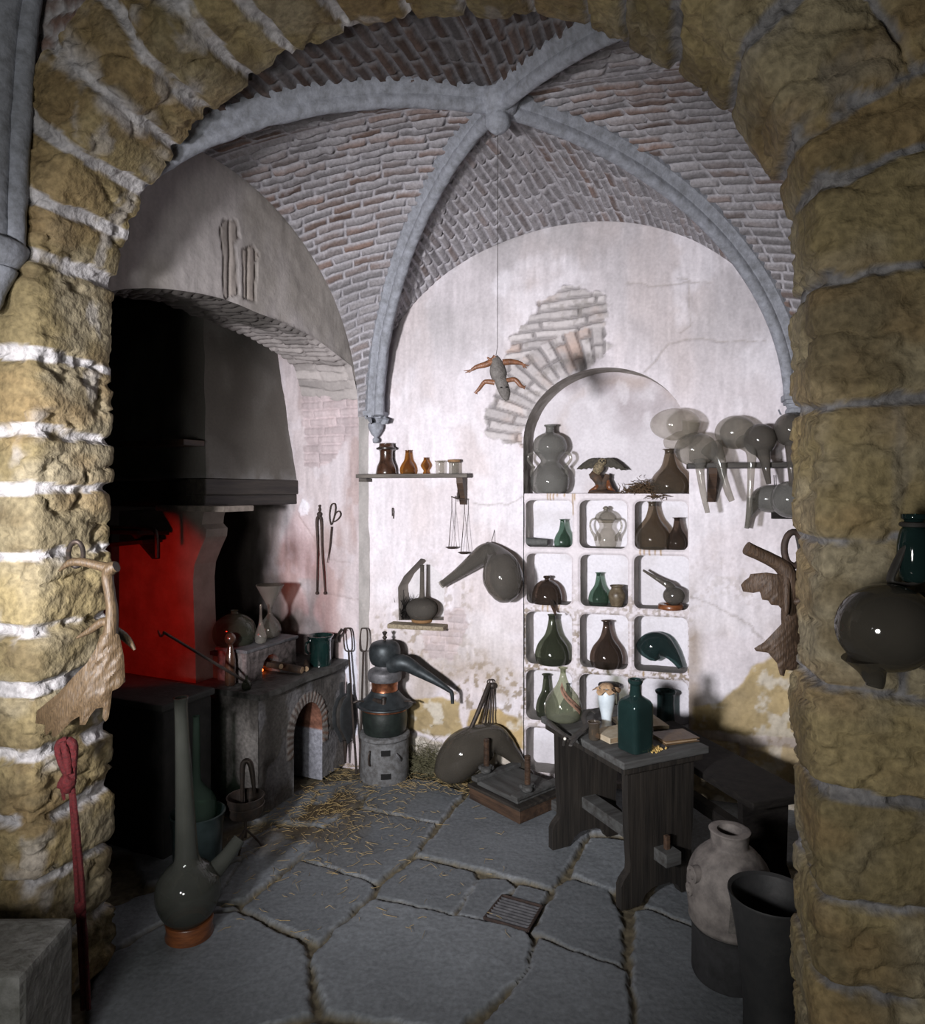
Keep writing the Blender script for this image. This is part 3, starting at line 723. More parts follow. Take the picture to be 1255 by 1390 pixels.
for pa in (((405, 700), (425, 730), (440, 770)), ((442, 805), (470, 812), (490, 815)), ((448, 760), (475, 763))):
    for a, b in zip(pa[:-1], pa[1:]):
        A_ = jt(*a); ab = jt(*b)-A_; Q = P+np.stack([(n2-.5)*.03, (n1-.5)*.02], 1)
        tt = np.clip(((Q-A_)@ab)/(ab@ab), 0, 1); w = np.exp(-(np.hypot(*(Q-A_-tt[:, None]*ab).T)/.004)**2); D -= .005*w; col = mixc(col, C3([.3, .25, .24])[None], w*.5)
D *= ss(0, .02, s)
col *= ((.93+.14*n1)*(.82+.36*fbm(s*50, z*6, 0, 168, 3)))[:, None]
V3 = jw(s, z)-np.outer(D, np.append(U2, 0)); parts = [(V3, grid_faces(na_, nb_), col)]
# pier edge between jamb and back wall
a = np.linspace(0, 1, 10); b = np.linspace(-.03, 2.3, 200); A_, B_ = np.meshgrid(a, b, indexing='ij')
e0 = PIER; e1 = np.array([-.545, 4.112]); wv = (fbm(A_*4, B_*9, 0, 171)-.5)*.012
Vp = np.stack([e0[0]+(e1[0]-e0[0])*A_+wv*0, e0[1]+(e1[1]-e0[1])*A_, B_], -1).reshape(-1, 3)
cp = np.repeat(C3([.50, .48, .46])[None], len(Vp), 0)*(.75+.5*fbm(Vp[:, 0]*30, Vp[:, 1]*30, Vp[:, 2]*12, 172))[:, None]
parts.append((Vp, grid_faces(10, 200), cp))
V_, F_, C_ = merge(parts); structure(link('wall_alcove', np_mesh('wall_alcove', V_, F_, C_), plaster))
# dark recess shell: far side, near side and top
def quad_wall(p0, p1, z0, z1, colr, name, step=.04, seed=0):
    p0 = np.array(p0, float); p1 = np.array(p1, float); L = np.linalg.norm(p1-p0); a = max(2, int(L/step)); b = max(2, int((z1-z0)/step))
    K, Zq = np.meshgrid(np.linspace(0, 1, a), np.linspace(z0, z1, b), indexing='ij'); nn = np.array([p1[1]-p0[1], p0[0]-p1[0]])/L
    n = fbm(K*L*6, Zq*6, 0, seed); w = (n-.5)*.03
    Vq = np.stack([p0[0]+(p1[0]-p0[0])*K+nn[0]*w, p0[1]+(p1[1]-p0[1])*K+nn[1]*w, Zq], -1).reshape(-1, 3)
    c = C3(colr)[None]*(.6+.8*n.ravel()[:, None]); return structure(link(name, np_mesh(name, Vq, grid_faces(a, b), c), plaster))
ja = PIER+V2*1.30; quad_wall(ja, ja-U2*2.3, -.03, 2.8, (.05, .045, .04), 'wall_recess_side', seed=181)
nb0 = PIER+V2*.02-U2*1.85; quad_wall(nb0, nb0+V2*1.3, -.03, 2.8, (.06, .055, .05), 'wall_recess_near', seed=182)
g = G(); q0 = PIER; z0 = 2.72
g.add([(*(PIER+V2*.3+U2*.1), z0), (*(PIER+V2*1.4+U2*.1), z0), (*(PIER+V2*1.4-U2*2.0), z0), (*(PIER+V2*.3-U2*2.0), z0)], [(0, 1, 2, 3)])
structure(mk('ceiling_recess', g, soot_shade_wood, smooth=False))
# right-hand room wall (mostly hidden by the arch)
quad_wall(WP(2.34, 0)[:2], (1.15, 1.35), -.03, 3.3, (.15, .125, .09), 'wall_right', seed=183)

# ------------------------------------------------------------------ stone arch in front
LF = np.array([-1.286, 2.10]); RF = np.array([.790, 1.516]); FC = (LF+RF)/2; HW = np.linalg.norm(RF-LF)/2; ZA = 2.13; TH = .285
def front(s, z, d=0): return np.stack([FC[0]+W2[0]*s+A2[0]*d, FC[1]+W2[1]*s+A2[1]*d, z+0*s], -1)
step = .0085
nj = int(ZA/step); na = int(3.15/step)
ph = np.linspace(PI, 0, na)
# arch a touch flat over the crown
ax = HW*np.cos(ph); rise = np.where(ph > PI/2, .915, .875); rise = .895+.02*np.cos(PI-ph); az = ZA+rise*np.sin(ph)
cs = np.concatenate([np.full(nj, -HW), ax, np.full(nj, HW)]); cz = np.concatenate([np.linspace(0, ZA, nj, endpoint=False), az, np.linspace(ZA, 0, nj+1)[1:]])
tg = np.gradient(np.stack([cs, cz], 1), axis=0); tg /= np.linalg.norm(tg, axis=1, keepdims=True)
nr = np.stack([-tg[:, 1], tg[:, 0]], 1)        # outward (away from the opening)
q = np.concatenate([[0], np.cumsum(np.linalg.norm(np.diff(np.stack([cs, cz], 1), axis=0), axis=1))]); QL = q[-1]
jl = [2.18, 2.01, 1.775, 1.60, 1.40, 1.18, 1.0, .80, .60, .41, .2]
jr = [2.06, 1.79, 1.495, 1.17, .95, .73, .535, .3]
# voussoir joints: angle on the back arris seen in the photograph
def ang_at(px, py):
    c = FC+A2*TH; m = (px-CX)/F; s_ = (m*c[1]-c[0])/(W2[0]-m*W2[1]); Y = c[1]+W2[1]*s_; return math.atan2((zz(py, Y)-ZA)/.895, s_/HW)
vj = [ang_at(*p) for p in ((146, 385), (175, 327), (203, 267), (240, 207), (278, 152), (338, 107), (388, 62), (468, 12), (560, -8), (640, -10), (730, 5), (800, 30), (858, 44), (916, 89), (996, 145), (1061, 250), (1083, 308))]
qa = q[nj:nj+na]
joints = sorted([z_ for z_ in jl if z_ < ZA-.04]+[float(np.interp(-v, -ph, qa)) for v in vj]+[QL-z_ for z_ in jr if z_ < ZA])
joints = [0.0]+joints+[QL]; J = np.array(joints)
WF = .62; wn = int(WF/step); tn = int(TH/step); bn = int(.25/step)
po = np.concatenate([np.linspace(WF, 0, wn, endpoint=False), np.zeros(tn), np.linspace(0, .25, bn)])
pd = np.concatenate([np.zeros(wn), np.linspace(0, TH, tn), np.full(bn, TH)])
m = len(po); nq = len(q)
Q = np.repeat(q[:, None], m, 1); O = np.repeat(po[None], nq, 0); Dd = np.repeat(pd[None], nq, 0)
# width of the dressed ring: narrow on the left, wide on the right
wq = .24+.36*ss(QL*.50, QL*.62, Q)
Sx = cs[:, None]+nr[:, 0][:, None]*np.minimum(O, wq+.02); Zx = cz[:, None]+nr[:, 1][:, None]*np.minimum(O, wq+.02)
P3 = front(Sx, Zx, Dd)
# warped coordinates for wandering joints
wx = (fbm(P3[..., 0]*4, P3[..., 1]*4, P3[..., 2]*4, 201)-.5)*.045+(fbm(P3[..., 0]*22, P3[..., 1]*22, P3[..., 2]*22, 202)-.5)*.022
Qw = Q+wx
k = np.clip(np.searchsorted(J, Qw)-1, 0, len(J)-2); dj = np.minimum(Qw-J[k], J[k+1]-Qw)
seedk = _h(k.astype(np.int64), 0*k, 0*k, 5); seed2 = _h(k.astype(np.int64), 1+0*k, 0*k, 5); seed3 = _h(k.astype(np.int64), 2+0*k, 0*k, 5)
# mortar joint width varies from tight to a fat smear
jw_ = .001+.013*ss(.40, .68, fbm(P3[..., 0]*3, P3[..., 1]*3, P3[..., 2]*3, 205))+.004*(P3[..., 0] < -.6)
# some stones are cut by the arris or by a joint in the front face
vert = .14+.16*seedk; dv = np.abs(O-vert)+1*(Dd > .001)+1*(seed2 < .55)+(Q < QL*.5)*1
dj2 = np.minimum(dj, dv)
hst = ss(0, .014, dj2-jw_)
pxn = fbm(P3[..., 0]*9, P3[..., 1]*9, P3[..., 2]*14, 203, 5); pxf = fbm(P3[..., 0]*38, P3[..., 1]*38, P3[..., 2]*38, 204, 4)
rid_ = 1-np.abs(2*fbm(P3[..., 0]*5, P3[..., 1]*5, P3[..., 2]*11, 206)-1)
Dh = hst*(.014+.020*seedk)+(pxn-.5)*.022*hst+(pxf-.5)*.014*(.4+.6*hst)-ss(.88, .98, rid_)*.014*hst+ss(.0, .045, dj2)*.004
Dh += (1-hst)*ss(.5, .7, fbm(P3[..., 0]*16, P3[..., 1]*16, P3[..., 2]*16, 207))*.020
# displacement directions, blended and rounded at the arrises
fr_n = np.array([-A2[0], -A2[1], 0]); bk_n = -fr_n
inw = np.stack([-nr[:, 0]*W2[0], -nr[:, 0]*W2[1], -nr[:, 1]], 1)[:, None, :]
tb = ss(0, 1, Dd/.028); wfr = np.where(O > 0.0005, 1-.5*np.exp(-O/.012), .5*np.exp(-Dd/.012))
wfr = np.where(Dd >= TH-1e-6, 0, wfr)[..., None]
wbk = np.where((Dd > TH-.03) & (O < .0005), .5*np.exp(-(TH-Dd)/.012), np.where(Dd >= TH-1e-6, 1.0, 0))[..., None]
nn = fr_n*wfr+bk_n*wbk+inw*(1-np.clip(wfr+wbk, 0, 1)); nn /= np.linalg.norm(nn, axis=2, keepdims=True)
ar = np.exp(-(O+Dd)/.02)*.016+np.exp(-(O+TH-Dd)/.02)*.012       # arris wear
Pd = P3+nn*(Dh-ar*(.2+.8*pxn))[..., None]
st1 = C3([.225, .180, .092]); st2 = C3([.270, .232, .155]); st3 = C3([.125, .095, .050]); mo = C3([.50, .495, .515])
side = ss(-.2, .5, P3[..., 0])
c = st1[None, None]*(.75+.5*seed2)[..., None]; c = mixc(c, st2[None, None], ss(.45, .6, fbm(P3[..., 0]*4, P3[..., 1]*4, P3[..., 2]*4, 211))*(.35+.65*seed3))
c = mixc(c, st3[None, None], ss(.5, .66, fbm(P3[..., 0]*6, P3[..., 1]*6, P3[..., 2]*8, 212))*.75)
c = mixc(c, C3([.235, .160, .075])[None, None], ss(.5, .64, fbm(P3[..., 0]*3, P3[..., 1]*3, P3[..., 2]*5, 213))*.5)
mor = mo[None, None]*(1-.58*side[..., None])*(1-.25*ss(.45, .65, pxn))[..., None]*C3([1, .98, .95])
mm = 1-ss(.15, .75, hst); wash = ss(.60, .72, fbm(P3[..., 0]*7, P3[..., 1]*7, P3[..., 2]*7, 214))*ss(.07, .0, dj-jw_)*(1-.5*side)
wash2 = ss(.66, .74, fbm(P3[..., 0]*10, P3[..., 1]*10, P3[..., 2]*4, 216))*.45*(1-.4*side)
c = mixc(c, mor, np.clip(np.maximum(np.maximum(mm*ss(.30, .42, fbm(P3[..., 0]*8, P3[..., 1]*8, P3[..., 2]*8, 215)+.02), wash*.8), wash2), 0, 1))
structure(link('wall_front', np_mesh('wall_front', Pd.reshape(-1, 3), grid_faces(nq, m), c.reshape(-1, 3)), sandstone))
# brick wall the arch is set in
nq2 = 420; i2 = np.linspace(0, nq-1, nq2).astype(int); oo = np.linspace(.0, 1, 130)
wq1 = (.24+.36*ss(QL*.50, QL*.62, q[i2]))-.03
ext = 1.5
O2 = wq1[:, None]+oo[None]*(ext-wq1[:, None]); S2 = cs[i2][:, None]+nr[i2][:, 0][:, None]*O2; Z2 = cz[i2][:, None]+nr[i2][:, 1][:, None]*O2
hb, r1, r2 = brick_field(S2.ravel(), Z2.ravel(), L=.17, Hh=.055, mort=.007, seed=51)
n1 = fbm(S2.ravel()*20, Z2.ravel()*20, 0, 221); Dq = .025-(hb*.014+(n1-.5)*.012)
cb = C3([.20, .18, .175])[None]*(.7+.6*r1[:, None]); cb = mixc(cb, C3([.22, .12, .085])[None], ss(.4, .8, r2)*.6); cb = mixc(C3([.42, .41, .42])[None]*np.ones_like(cb), cb, hb)
structure(link('wall_front_brick', np_mesh('wall_front_brick', front(S2.ravel(), Z2.ravel(), Dq), grid_faces(nq2, 130), cb), brick))
# wall shaft and springer at the left edge of the opening
g = G(); bs = [(xy(-16, 2.03), 2.03, 2.30), (xy(-10, 2.03), 2.03, 2.6), (xy(2, 2.03), 2.03, 2.95), (xy(20, 2.02), 2.02, 3.2), (xy(50, 2.0), 2.0, 3.5)]
g.tube(bs, [.055, .05, .05, .05, .05], 20, 8)
g.tube([(p[0]+.055, p[1]+.03, p[2]) for p in bs], [.03]*5, 12, 8)
structure(mk('trim_8', g, ribstone, noise=.004, nscale=30))
g = G(); cxx = xy(-22, 2.03)
g.lathe(sprof([(0, -.2), (.03, -.18), (.05, -.12), (.075, -.07), (.07, -.06), (.085, -.045), (.10, -.02), (.10, .01), (.085, .02)], 3), (cxx, 2.05, 2.31), 24)
structure(mk('trim_9', g, ribstone, noise=.005, nscale=30))

# ------------------------------------------------------------------ floor
def fpoly(pts): return np.array([tuple(fl(*p)[:2]) for p in pts])
FLAGS = [[(482, 1097), (588, 1117), (563, 1154), (511, 1195), (412, 1164), (437, 1126)],
 [(512, 1060), (530, 1056), (585, 1058), (628, 1074), (594, 1115), (494, 1094)],
 [(372, 1085), (430, 1062), (500, 1058), (508, 1064), (482, 1092), (440, 1120), (365, 1112)],
 [(384, 1124), (436, 1125), (421, 1150), (331, 1221), (290, 1226), (330, 1170)],
 [(409, 1168), (500, 1196), (506, 1204), (492, 1222), (430, 1277), (332, 1231)],
 [(566, 1165), (642, 1183), (645, 1192), (615, 1238), (512, 1214), (518, 1201)],
 [(640, 1075), (700, 1068), (770, 1085), (796, 1128), (789, 1142), (748, 1202), (640, 1174), (569, 1158), (622, 1094)],
 [(650, 1191), (688, 1192), (697, 1203), (676, 1216), (655, 1247), (624, 1240), (642, 1202)],
 [(703, 1201), (741, 1208), (733, 1229), (692, 1217)],
 [(506, 1222), (615, 1243), (716, 1266), (722, 1278), (712, 1320), (610, 1400), (445, 1370), (424, 1298), (448, 1272)],
 [(757, 1203), (775, 1192), (822, 1206), (841, 1240), (845, 1310), (790, 1292), (726, 1262)],
 [(802, 1138), (860, 1143), (880, 1195), (830, 1208), (777, 1186)],
 [(864, 1238), (878, 1234), (946, 1260), (1010, 1290), (1010, 1400), (870, 1400), (860, 1310)],
 [(876, 1228), (905, 1186), (1000, 1180), (1100, 1230), (1100, 1310), (950, 1256)],
 [(322, 1238), (408, 1282), (415, 1300), (420, 1370), (330, 1400), (120, 1400), (130, 1310), (230, 1252)],
 [(732, 1274), (790, 1298), (850, 1318), (855, 1400), (650, 1400), (718, 1320)],
 [(130, 1240), (290, 1180), (325, 1170), (284, 1228), (318, 1232), (225, 1246), (130, 1300)],
 [(300, 1160), (372, 1120), (380, 1126), (325, 1166), (200, 1200), (180, 1160)],
 [(712, 1060), (800, 1060), (900, 1085), (900, 1130), (802, 1130), (772, 1082)],
 [(900, 1080), (1110, 1100), (1110, 1170), (905, 1170)],
 [(130, 1100), (280, 1085), (370, 1088), (360, 1110), (180, 1155), (110, 1160)],
 [(420, 1390), (600, 1410), (560, 1700), (250, 1700)], [(620, 1410), (860, 1410), (900, 1700), (580, 1700)], [(870, 1410), (1300, 1410), (1500, 1700), (920, 1700)], [(-50, 1420), (400, 1410), (230, 1700), (-300, 1700)]]
polys = [fpoly(p) for p in FLAGS]
nx_, ny_ = 430, 460
X_, Y_ = np.meshgrid(np.linspace(-1.9, 2.1, nx_), np.linspace(.9, 4.25, ny_), indexing='ij'); P = np.stack([X_.ravel(), Y_.ravel()], 1); x, y = P.T
n1 = fbm(x*24, y*24, 0, 231); n2 = fbm(x*5, y*5, 0, 232); n3 = fbm(x*60, y*60, 0, 233, 3)
best = np.full(len(x), -1.0); idx = np.zeros(len(x), int)
Pw = P+np.stack([(n1-.5)*.03, (fbm(x*24+7, y*24, 4, 234)-.5)*.03], 1)
for i, p in enumerate(polys):
    d = sdist(Pw, p); mm = d > best; best[mm] = d[mm]; idx[mm] = i
h = ss(.004, .016, best+.016); rr = _h(idx.astype(np.int64), 0*idx, 0*idx, 77)
Z = -.020+(n3-.5)*.012+h*(.022+(rr-.5)*.008+(n2-.5)*.008+(n1-.5)*.003-(n3-.5)*.010)
stone = C3([.150, .165, .178])[None]*(.85+.3*rr[:, None])*(.85+.3*n2[:, None]); grit = C3([.10, .085, .055])[None]*(.5+1.2*n3[:, None])
stone = mixc(stone, C3([.26, .28, .30])[None], np.exp(-((best-.0)/.006)**2)*ss(.5, .62, fbm(x*9, y*9, 2, 236))*.6)
hearthd = np.exp(-(((x+.80)/.32)**2+((y-3.55)/.45)**2)); dirt = np.clip(ss(.35, .6, fbm(x*8, y*8, 3, 237))*hearthd*1.4, 0, 1)
stone = mixc(stone, C3([.075, .055, .03])[None], dirt)
col = mixc(grit, stone, h)
structure(link('floor', np_mesh('floor', np.stack([x, y, Z], 1), grid_faces(nx_, ny_), col), flagstone))

# ================================================================== things
def RZ(a): return Matrix.Rotation(a, 3, 'Z')
def RX(a): return Matrix.Rotation(a, 3, 'X')
def RY(a): return Matrix.Rotation(a, 3, 'Y')
def glass_lathe(prof, c=(0,0,0), seg=40, t=.0025, sub=5, **k):
    """blown vessel: outer skin, rolled lip and inner skin"""
    o = sprof(prof, sub); zm = prof[-1][1]
    inn = [(max(r-t, .0004), z) for r, z in o[::-1] if z > zm*.88]
    p = o+inn
    return G().lathe(p, c, seg, **k)
def pear(Rr, H, neck=.27, lip=.36, belly=.25, foot=.6):
    belly = belly-.02; foot = min(.86, foot+.12)
    return [(0, .012), (Rr*foot*.7, .004), (Rr*foot, .0), (Rr*.95, H*belly*.30), (Rr, H*belly), (Rr*.82, H*(belly+.2)), (Rr*(.30+neck*.55), H*(belly+.40)), (Rr*neck*1.10, H*.84), (Rr*neck, H*.96), (Rr*lip, H*.985), (Rr*lip*1.02, H)]

# ------------------------------------------------------------------ fireplace
HP = np.array([-.992, 3.40])
def hp(u, v): return (HP[0]+U2[0]*u+V2[0]*v, HP[1]+U2[1]*u+V2[1]*v)
HL, HD, HH = .755, .95, .585
hx = thing('hearth', 'smoke-stained masonry hearth with a brick arched opening left of the still', 'hearth', (*HP, 0), UANG)
# body with arched fuel opening: front face sheet in local x (along u), y = -> v is +90 deg from u
def hearth_body():
    c0, hw, spz = .40, .125, .30
    hole = np.array([(c0-hw, -.01), (c0-hw, spz)]+[(c0-hw*math.cos(a), spz+.155*math.sin(a)) for a in np.linspace(0, PI, 24)][1:]+[(c0+hw, -.01)])
    step = .008; a = int(HL/step); b = int(HH/step)
    X, Z = np.meshgrid(np.linspace(0, HL, a), np.linspace(0, HH, b), indexing='ij'); P = np.stack([X.ravel(), Z.ravel()], 1)
    P, f, bd = cut(P, grid_faces(a, b), [hole]); x, z = P.T
    n1 = fbm(x*20, z*20, 0, 501); n2 = fbm(x*5, z*5, 0, 502)
    col = np.repeat(C3([.17, .16, .15])[None], len(x), 0); col = mixc(col, C3([.06, .055, .05])[None], ss(.4, .62, n2)*.7)
    col = mixc(col, C3([.30, .30, .32])[None], ss(.52, .62, fbm(x*10, z*6, 3, 503))*.5)
    dd = seg_near(P, hole)[0]; ring = (dd < .055) & (z > .2)
    ang = np.arctan2((z-spz)/.155, (x-c0)/hw); hb, r1, r2 = brick_field(dd*0, ang*.14, L=9, Hh=.026, mort=.006, seed=61, wob=.002)
    m_ = ring*1.0
    bc = C3([.15, .10, .08])[None]*(.6+.7*r1[:, None]); bc = mixc(bc, C3([.24, .12, .075])[None], ss(.2, .6, x-c0)*.0+((x > c0) & (z < spz+.08))*.7*r2)
    bc = mixc(C3([.34, .32, .30])[None]*np.ones_like(bc), bc, hb); col = mixc(col, bc, m_)
    D = (n2-.5)*.02+(n1-.5)*.006+m_*(.002+hb*.004)-(np.abs(dd-.056) < .004)*.003*(z > .2)
    D[bd] = 0
    V = [np.stack([x, -D, z], 1)]; Fs = [f]; Cs = [col]
    # near end
    a2 = int(HD/step/1.5); Y, Z2_ = np.meshgrid(np.linspace(0, HD, a2), np.linspace(0, HH, b), indexing='ij'); y, z2 = Y.ravel(), Z2_.ravel()
    n = fbm(y*6, z2*6, 0, 505); D2 = (n-.5)*.02
    c2 = np.repeat(C3([.16, .15, .14])[None], len(y), 0); c2 = mixc(c2, C3([.05, .045, .04])[None], ss(.35, .6, n)*.8); c2 = mixc(c2, C3([.28, .26, .24])[None], ss(.5, .62, fbm(y*12, z2*5, 0, 507))*ss(.3, .0, y)*.6)
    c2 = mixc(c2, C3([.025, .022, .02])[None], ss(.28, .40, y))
    V.append(np.stack([-D2*np.minimum(y/.02, 1), y, z2], 1)); Fs.append(grid_faces(a2, b)); Cs.append(c2)
    # lining of the opening
    o = np.array(smooth_line(hole, .012, False)); k = np.linspace(0, .45, 24); n_ = len(o)
    XX = np.repeat(o[:, 0][:, None], 24, 1); ZZ_ = np.repeat(o[:, 1][:, None], 24, 1); KK = np.repeat(k[None], n_, 0)
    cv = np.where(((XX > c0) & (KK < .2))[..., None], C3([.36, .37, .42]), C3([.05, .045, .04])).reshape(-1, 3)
    hb, r1, r2 = brick_field(KK.ravel(), ZZ_.ravel(), L=.2, Hh=.035, mort=.005, seed=66); bz = ((ZZ_.ravel() > .27) & (XX.ravel() > c0))*1.0
    cv = mixc(cv, C3([.26, .12, .08])[None]*(.6+.7*r1[:, None]), bz); cv = cv*(.7+.6*fbm(XX.ravel()*20+KK.ravel()*9, ZZ_.ravel()*20, 0, 68))[:, None]
    V.append(np.stack([XX.ravel(), KK.ravel(), ZZ_.ravel()], 1)); Fs.append(grid_faces(n_, 24)); Cs.append(cv)
    N = np.cumsum([0]+[len(v) for v in V[:-1]])
    return np_mesh('body', np.concatenate(V), np.concatenate([f+q for f, q in zip(Fs, N)]), np.concatenate(Cs)*.72)
hearth_mat = vmat('hearth_masonry', .8, 60, .7, .006, .3)
link('body', hearth_body(), hearth_mat, hx)
g = G(); top = [(-.03, -.035), (.12, -.045), (.34, -.03), (.56, -.05), (HL-.005, -.03), (HL-.005, .95), (-.03, .95)]
g.prism(top, HH, HH+.028); mk('countertop', g, pmat('hearth_slab', (.085, .085, .08), (.03, .028, .025), 14, .7, bump=1, bscale=30, dist=.008), hx, smooth=False, noise=.004, nscale=15)
# chimney cheek with curved nosing, corbel slab
g = G(); prof = [(.95, HH+.03), (.40, HH+.03), (.405, .80), (.415, 1.0), (.42, 1.14), (.41, 1.22), (.37, 1.30), (.335, 1.36), (.33, 1.40), (.36, 1.425), (.355, 1.46), (.345, 1.49), (.95, 1.49)]
v = [(-.0, y, z) for y, z in prof]+[(.15, y, z) for y, z in prof]; n = len(prof)
g.add(v, [tuple(range(n)), tuple(range(2*n-1, n-1, -1))]+[(i, (i+1) % n, n+(i+1) % n, n+i) for i in range(n)])
mk('cheek', g, pmat('cheek_plaster', (.25, .215, .19), (.17, .14, .12), 4, .9, bump=.8, bscale=60), hx, smooth=False)
g = G().box((.07, .41, 1.505), (.22, .46, .03), bev=.006); mk('corbel', g, pmat('corbel_stone', (.26, .22, .19), (.14, .12, .10), 12, .85, bump=.7), hx, smooth=False)
# hood: in hearth-local coordinates, front face at y = .345
hood = thing('chimney_hood', 'grey plastered chimney hood tapering above a black wooden beam', 'chimney hood', (*HP, 0), UANG)
y0 = .345; zb, zt = 1.66, 2.66
b = [(0.01, y0), (.762, y0), (.762, 1.25), (0.01, 1.25)]; t = [(.20, y0+.20), (.762, y0+.20), (.762, 1.25), (.20, 1.25)]
N1, N2 = 26, 30
def hoodface(p0, p1, q0, q1):
    K, L = np.meshgrid(np.linspace(0, 1, N1), np.linspace(0, 1, N2), indexing='ij'); a = np.array(p0)*(1-K[..., None])+np.array(p1)*K[..., None]; c = np.array(q0)*(1-K[..., None])+np.array(q1)*K[..., None]
    bulge = .06*np.sin(PI*L)[..., None]*0
    P = a*(1-L[..., None])+c*L[..., None]; z = zb+(zt-zb)*L
    return np.concatenate([P, z[..., None]], -1).reshape(-1, 3)
Vh = []; Fh = []; n = 0
for i in range(4):
    if i == 2: continue
    P = hoodface(b[i], b[(i+1) % 4], t[i], t[(i+1) % 4]); w = (fbm(P[:, 0]*7, P[:, 1]*7, P[:, 2]*7, 520)-.5)*.02; P[:, 1] -= w; Vh.append(P); Fh.append(grid_faces(N1, N2)+n); n += len(P)
Vh = np.concatenate(Vh); cc = np.repeat(C3([.17, .162, .148])[None], len(Vh), 0); cc = mixc(cc, C3([.09, .08, .068])[None], ss(.4, .62, fbm(Vh[:, 0]*5, Vh[:, 1]*5, Vh[:, 2]*3, 521))*.6)
cc = mixc(cc, C3([.26, .26, .26])[None], ss(1.72, 1.665, Vh[:, 2])*ss(.42, .5, fbm(Vh[:, 0]*30, 0, Vh[:, 2]*20, 522))*.5)
cc = mixc(cc, C3([.03, .027, .022])[None], ss(.06, 0, Vh[:, 0])*.5)
link('hood', np_mesh('hood', Vh, np.concatenate(Fh), cc), plaster, hood)
g = G().box((.385, y0-.005+.06, 1.615), (.775, .13, .085), bev=.008).box((.385, y0+.006+.06, 1.545), (.765, .13, .06), bev=.008).box((.045, .80, 1.58), (.07, .8, .14), bev=.008)
mk('beam', g, wood_darkx, hood, smooth=False, noise=.003, nscale=14)
g = G().box((-.06, .58, 1.835), (.14, .46, .03), bev=.006)
sh = mk('wall_shelf', g, wood_brown, None, smooth=False); sh.location = (*HP, 0); sh.rotation_euler = (0, 0, UANG); tag(sh, 'short dim plank shelf on the dark side of the chimney hood, above the red light', 'shelf')
# dark board and hooked poker in the red light
bd_ = thing('wall_shelf', 'dark sagging shelf board in the red light beside the chimney', 'shelf', (*HP, 0), UANG)
g = G().box((-.13, .86, 1.385), (.20, .62, .022), RY(.06), bev=.004).box((-.10, .85, 1.315), (.13, .52, .02), RX(-.10), bev=.004); mk('board', g, soot_shade_wood, bd_, smooth=False)
for y in (.66, 1.02): mk('bracket', G().prism([(0, 1.375), (0, 1.24), (-.03, 1.24), (-.16, 1.375)], y-.012, y+.012, Matrix(((1,0,0),(0,0,1),(0,1,0)))), soot_shade_wood, bd_, smooth=False)
g = G().tube([(-.20, 1.20, 1.408), (-.20, .75, 1.408), (-.20, .56, 1.41), (-.20, .475, 1.405), (-.20, .455, 1.38), (-.20, .452, 1.27)], [.013, .012, .011, .010, .010, .008], 10, 6)
o = mk('poker', g, iron); o.location = (*HP, 0); o.rotation_euler = (0, 0, UANG); tag(o, 'iron bar with a bent-down hook end lying on the dark shelf in the red light', 'poker')
# far dark furnace block
fb = thing('furnace_block', 'near-black masonry block at the far left behind the long-necked flask', 'furnace', (-1.29, 3.02, 0), UANG)
g = G().box((.14, .45, .32), (.28, .9, .64), bev=.01); mk('body', g, pmat('sooty_stone', (.018, .017, .016), (.008, .008, .008), 9, .9, bump=.6), fb, smooth=False, noise=.006, nscale=8)
g = G().box((.14, .45, .657), (.31, .92, .03), bev=.008); mk('slab', g, pmat('sooty_slab', (.03, .03, .028), (.012, .012, .012), 9, .8, bump=.8), fb, smooth=False, noise=.004, nscale=8)

# small brick stove on the hearth top; local hearth frame helper
HT = HH+.0285
def hlocal(px, py, z):       # sight line meets level z, in hearth coordinates
    p = fl(px, py, z) if py > CY+1 else None; d = np.array([p.x, p.y])-HP; return float(d@U2), float(d@V2)
st = thing('brick_stove', 'small sooty brick firebox on the hearth top with a black mouth', 'stove', (*hp(.10, .16), HT), UANG)
g = G(); SW, SD, SH = .40, .19, .155
c0 = .19
pts = [(0, 0), (c0-.07, 0), (c0-.07, .05), (c0-.055, .085), (c0-.02, .11), (c0+.02, .11), (c0+.055, .085), (c0+.07, .05), (c0+.07, 0), (SW, 0), (SW, SH), (0, SH)]
g.prism(pts, 0, SD, Matrix(((1,0,0),(0,0,1),(0,1,0))))
g.box((SW/2, SD-.005, SH/2), (SW, .01, SH-.002))
mk('firebox', g, pmat('sooty_brick', (.20, .17, .165), (.035, .03, .028), 11, .6, bump=1, bscale=25, dist=.01), st, smooth=False)
g = G().box((SW/2, SD/2, SH+.008), (SW+.02, SD+.02, .016), bev=.003); mk('cover_slab', g, tin, st, smooth=False)
g = G().ball((c0, .10, .012), (.035, .04, .012), 8); mk('embers', g, ember, st, noise=.006, nscale=60)
def log(name, a, b, r, label, s):
    a = Vector(a); b = Vector(b); o = thing(name, label, 'log', tuple(a), 0, 'firewood at the stove mouth'); d = b-a
    g = G().tube([(0,0,0), tuple(d*.5), tuple(d)], [r, r*1.02, r*.95], 12); mk('bark', g, barkm, o, noise=.003, nscale=50)
    n = d.normalized(); g = G().tube([tuple(-n*.001), tuple(n*.002)], [r*.93]*2, 12); mk('cut_end', g, log_end, o)
def H3(u, v, z): return (*hp(u, v), z)
log('firewood_log', H3(.37, .02, HT+.022), H3(.34, .25, HT+.045), .020, 'firewood log with its pale cut end nearest the hearth edge', 1)
log('firewood_log', H3(.265, .075, HT+.06), H3(.30, .27, HT+.05), .015, 'thinner firewood log sticking out of the middle of the stove mouth', 2)
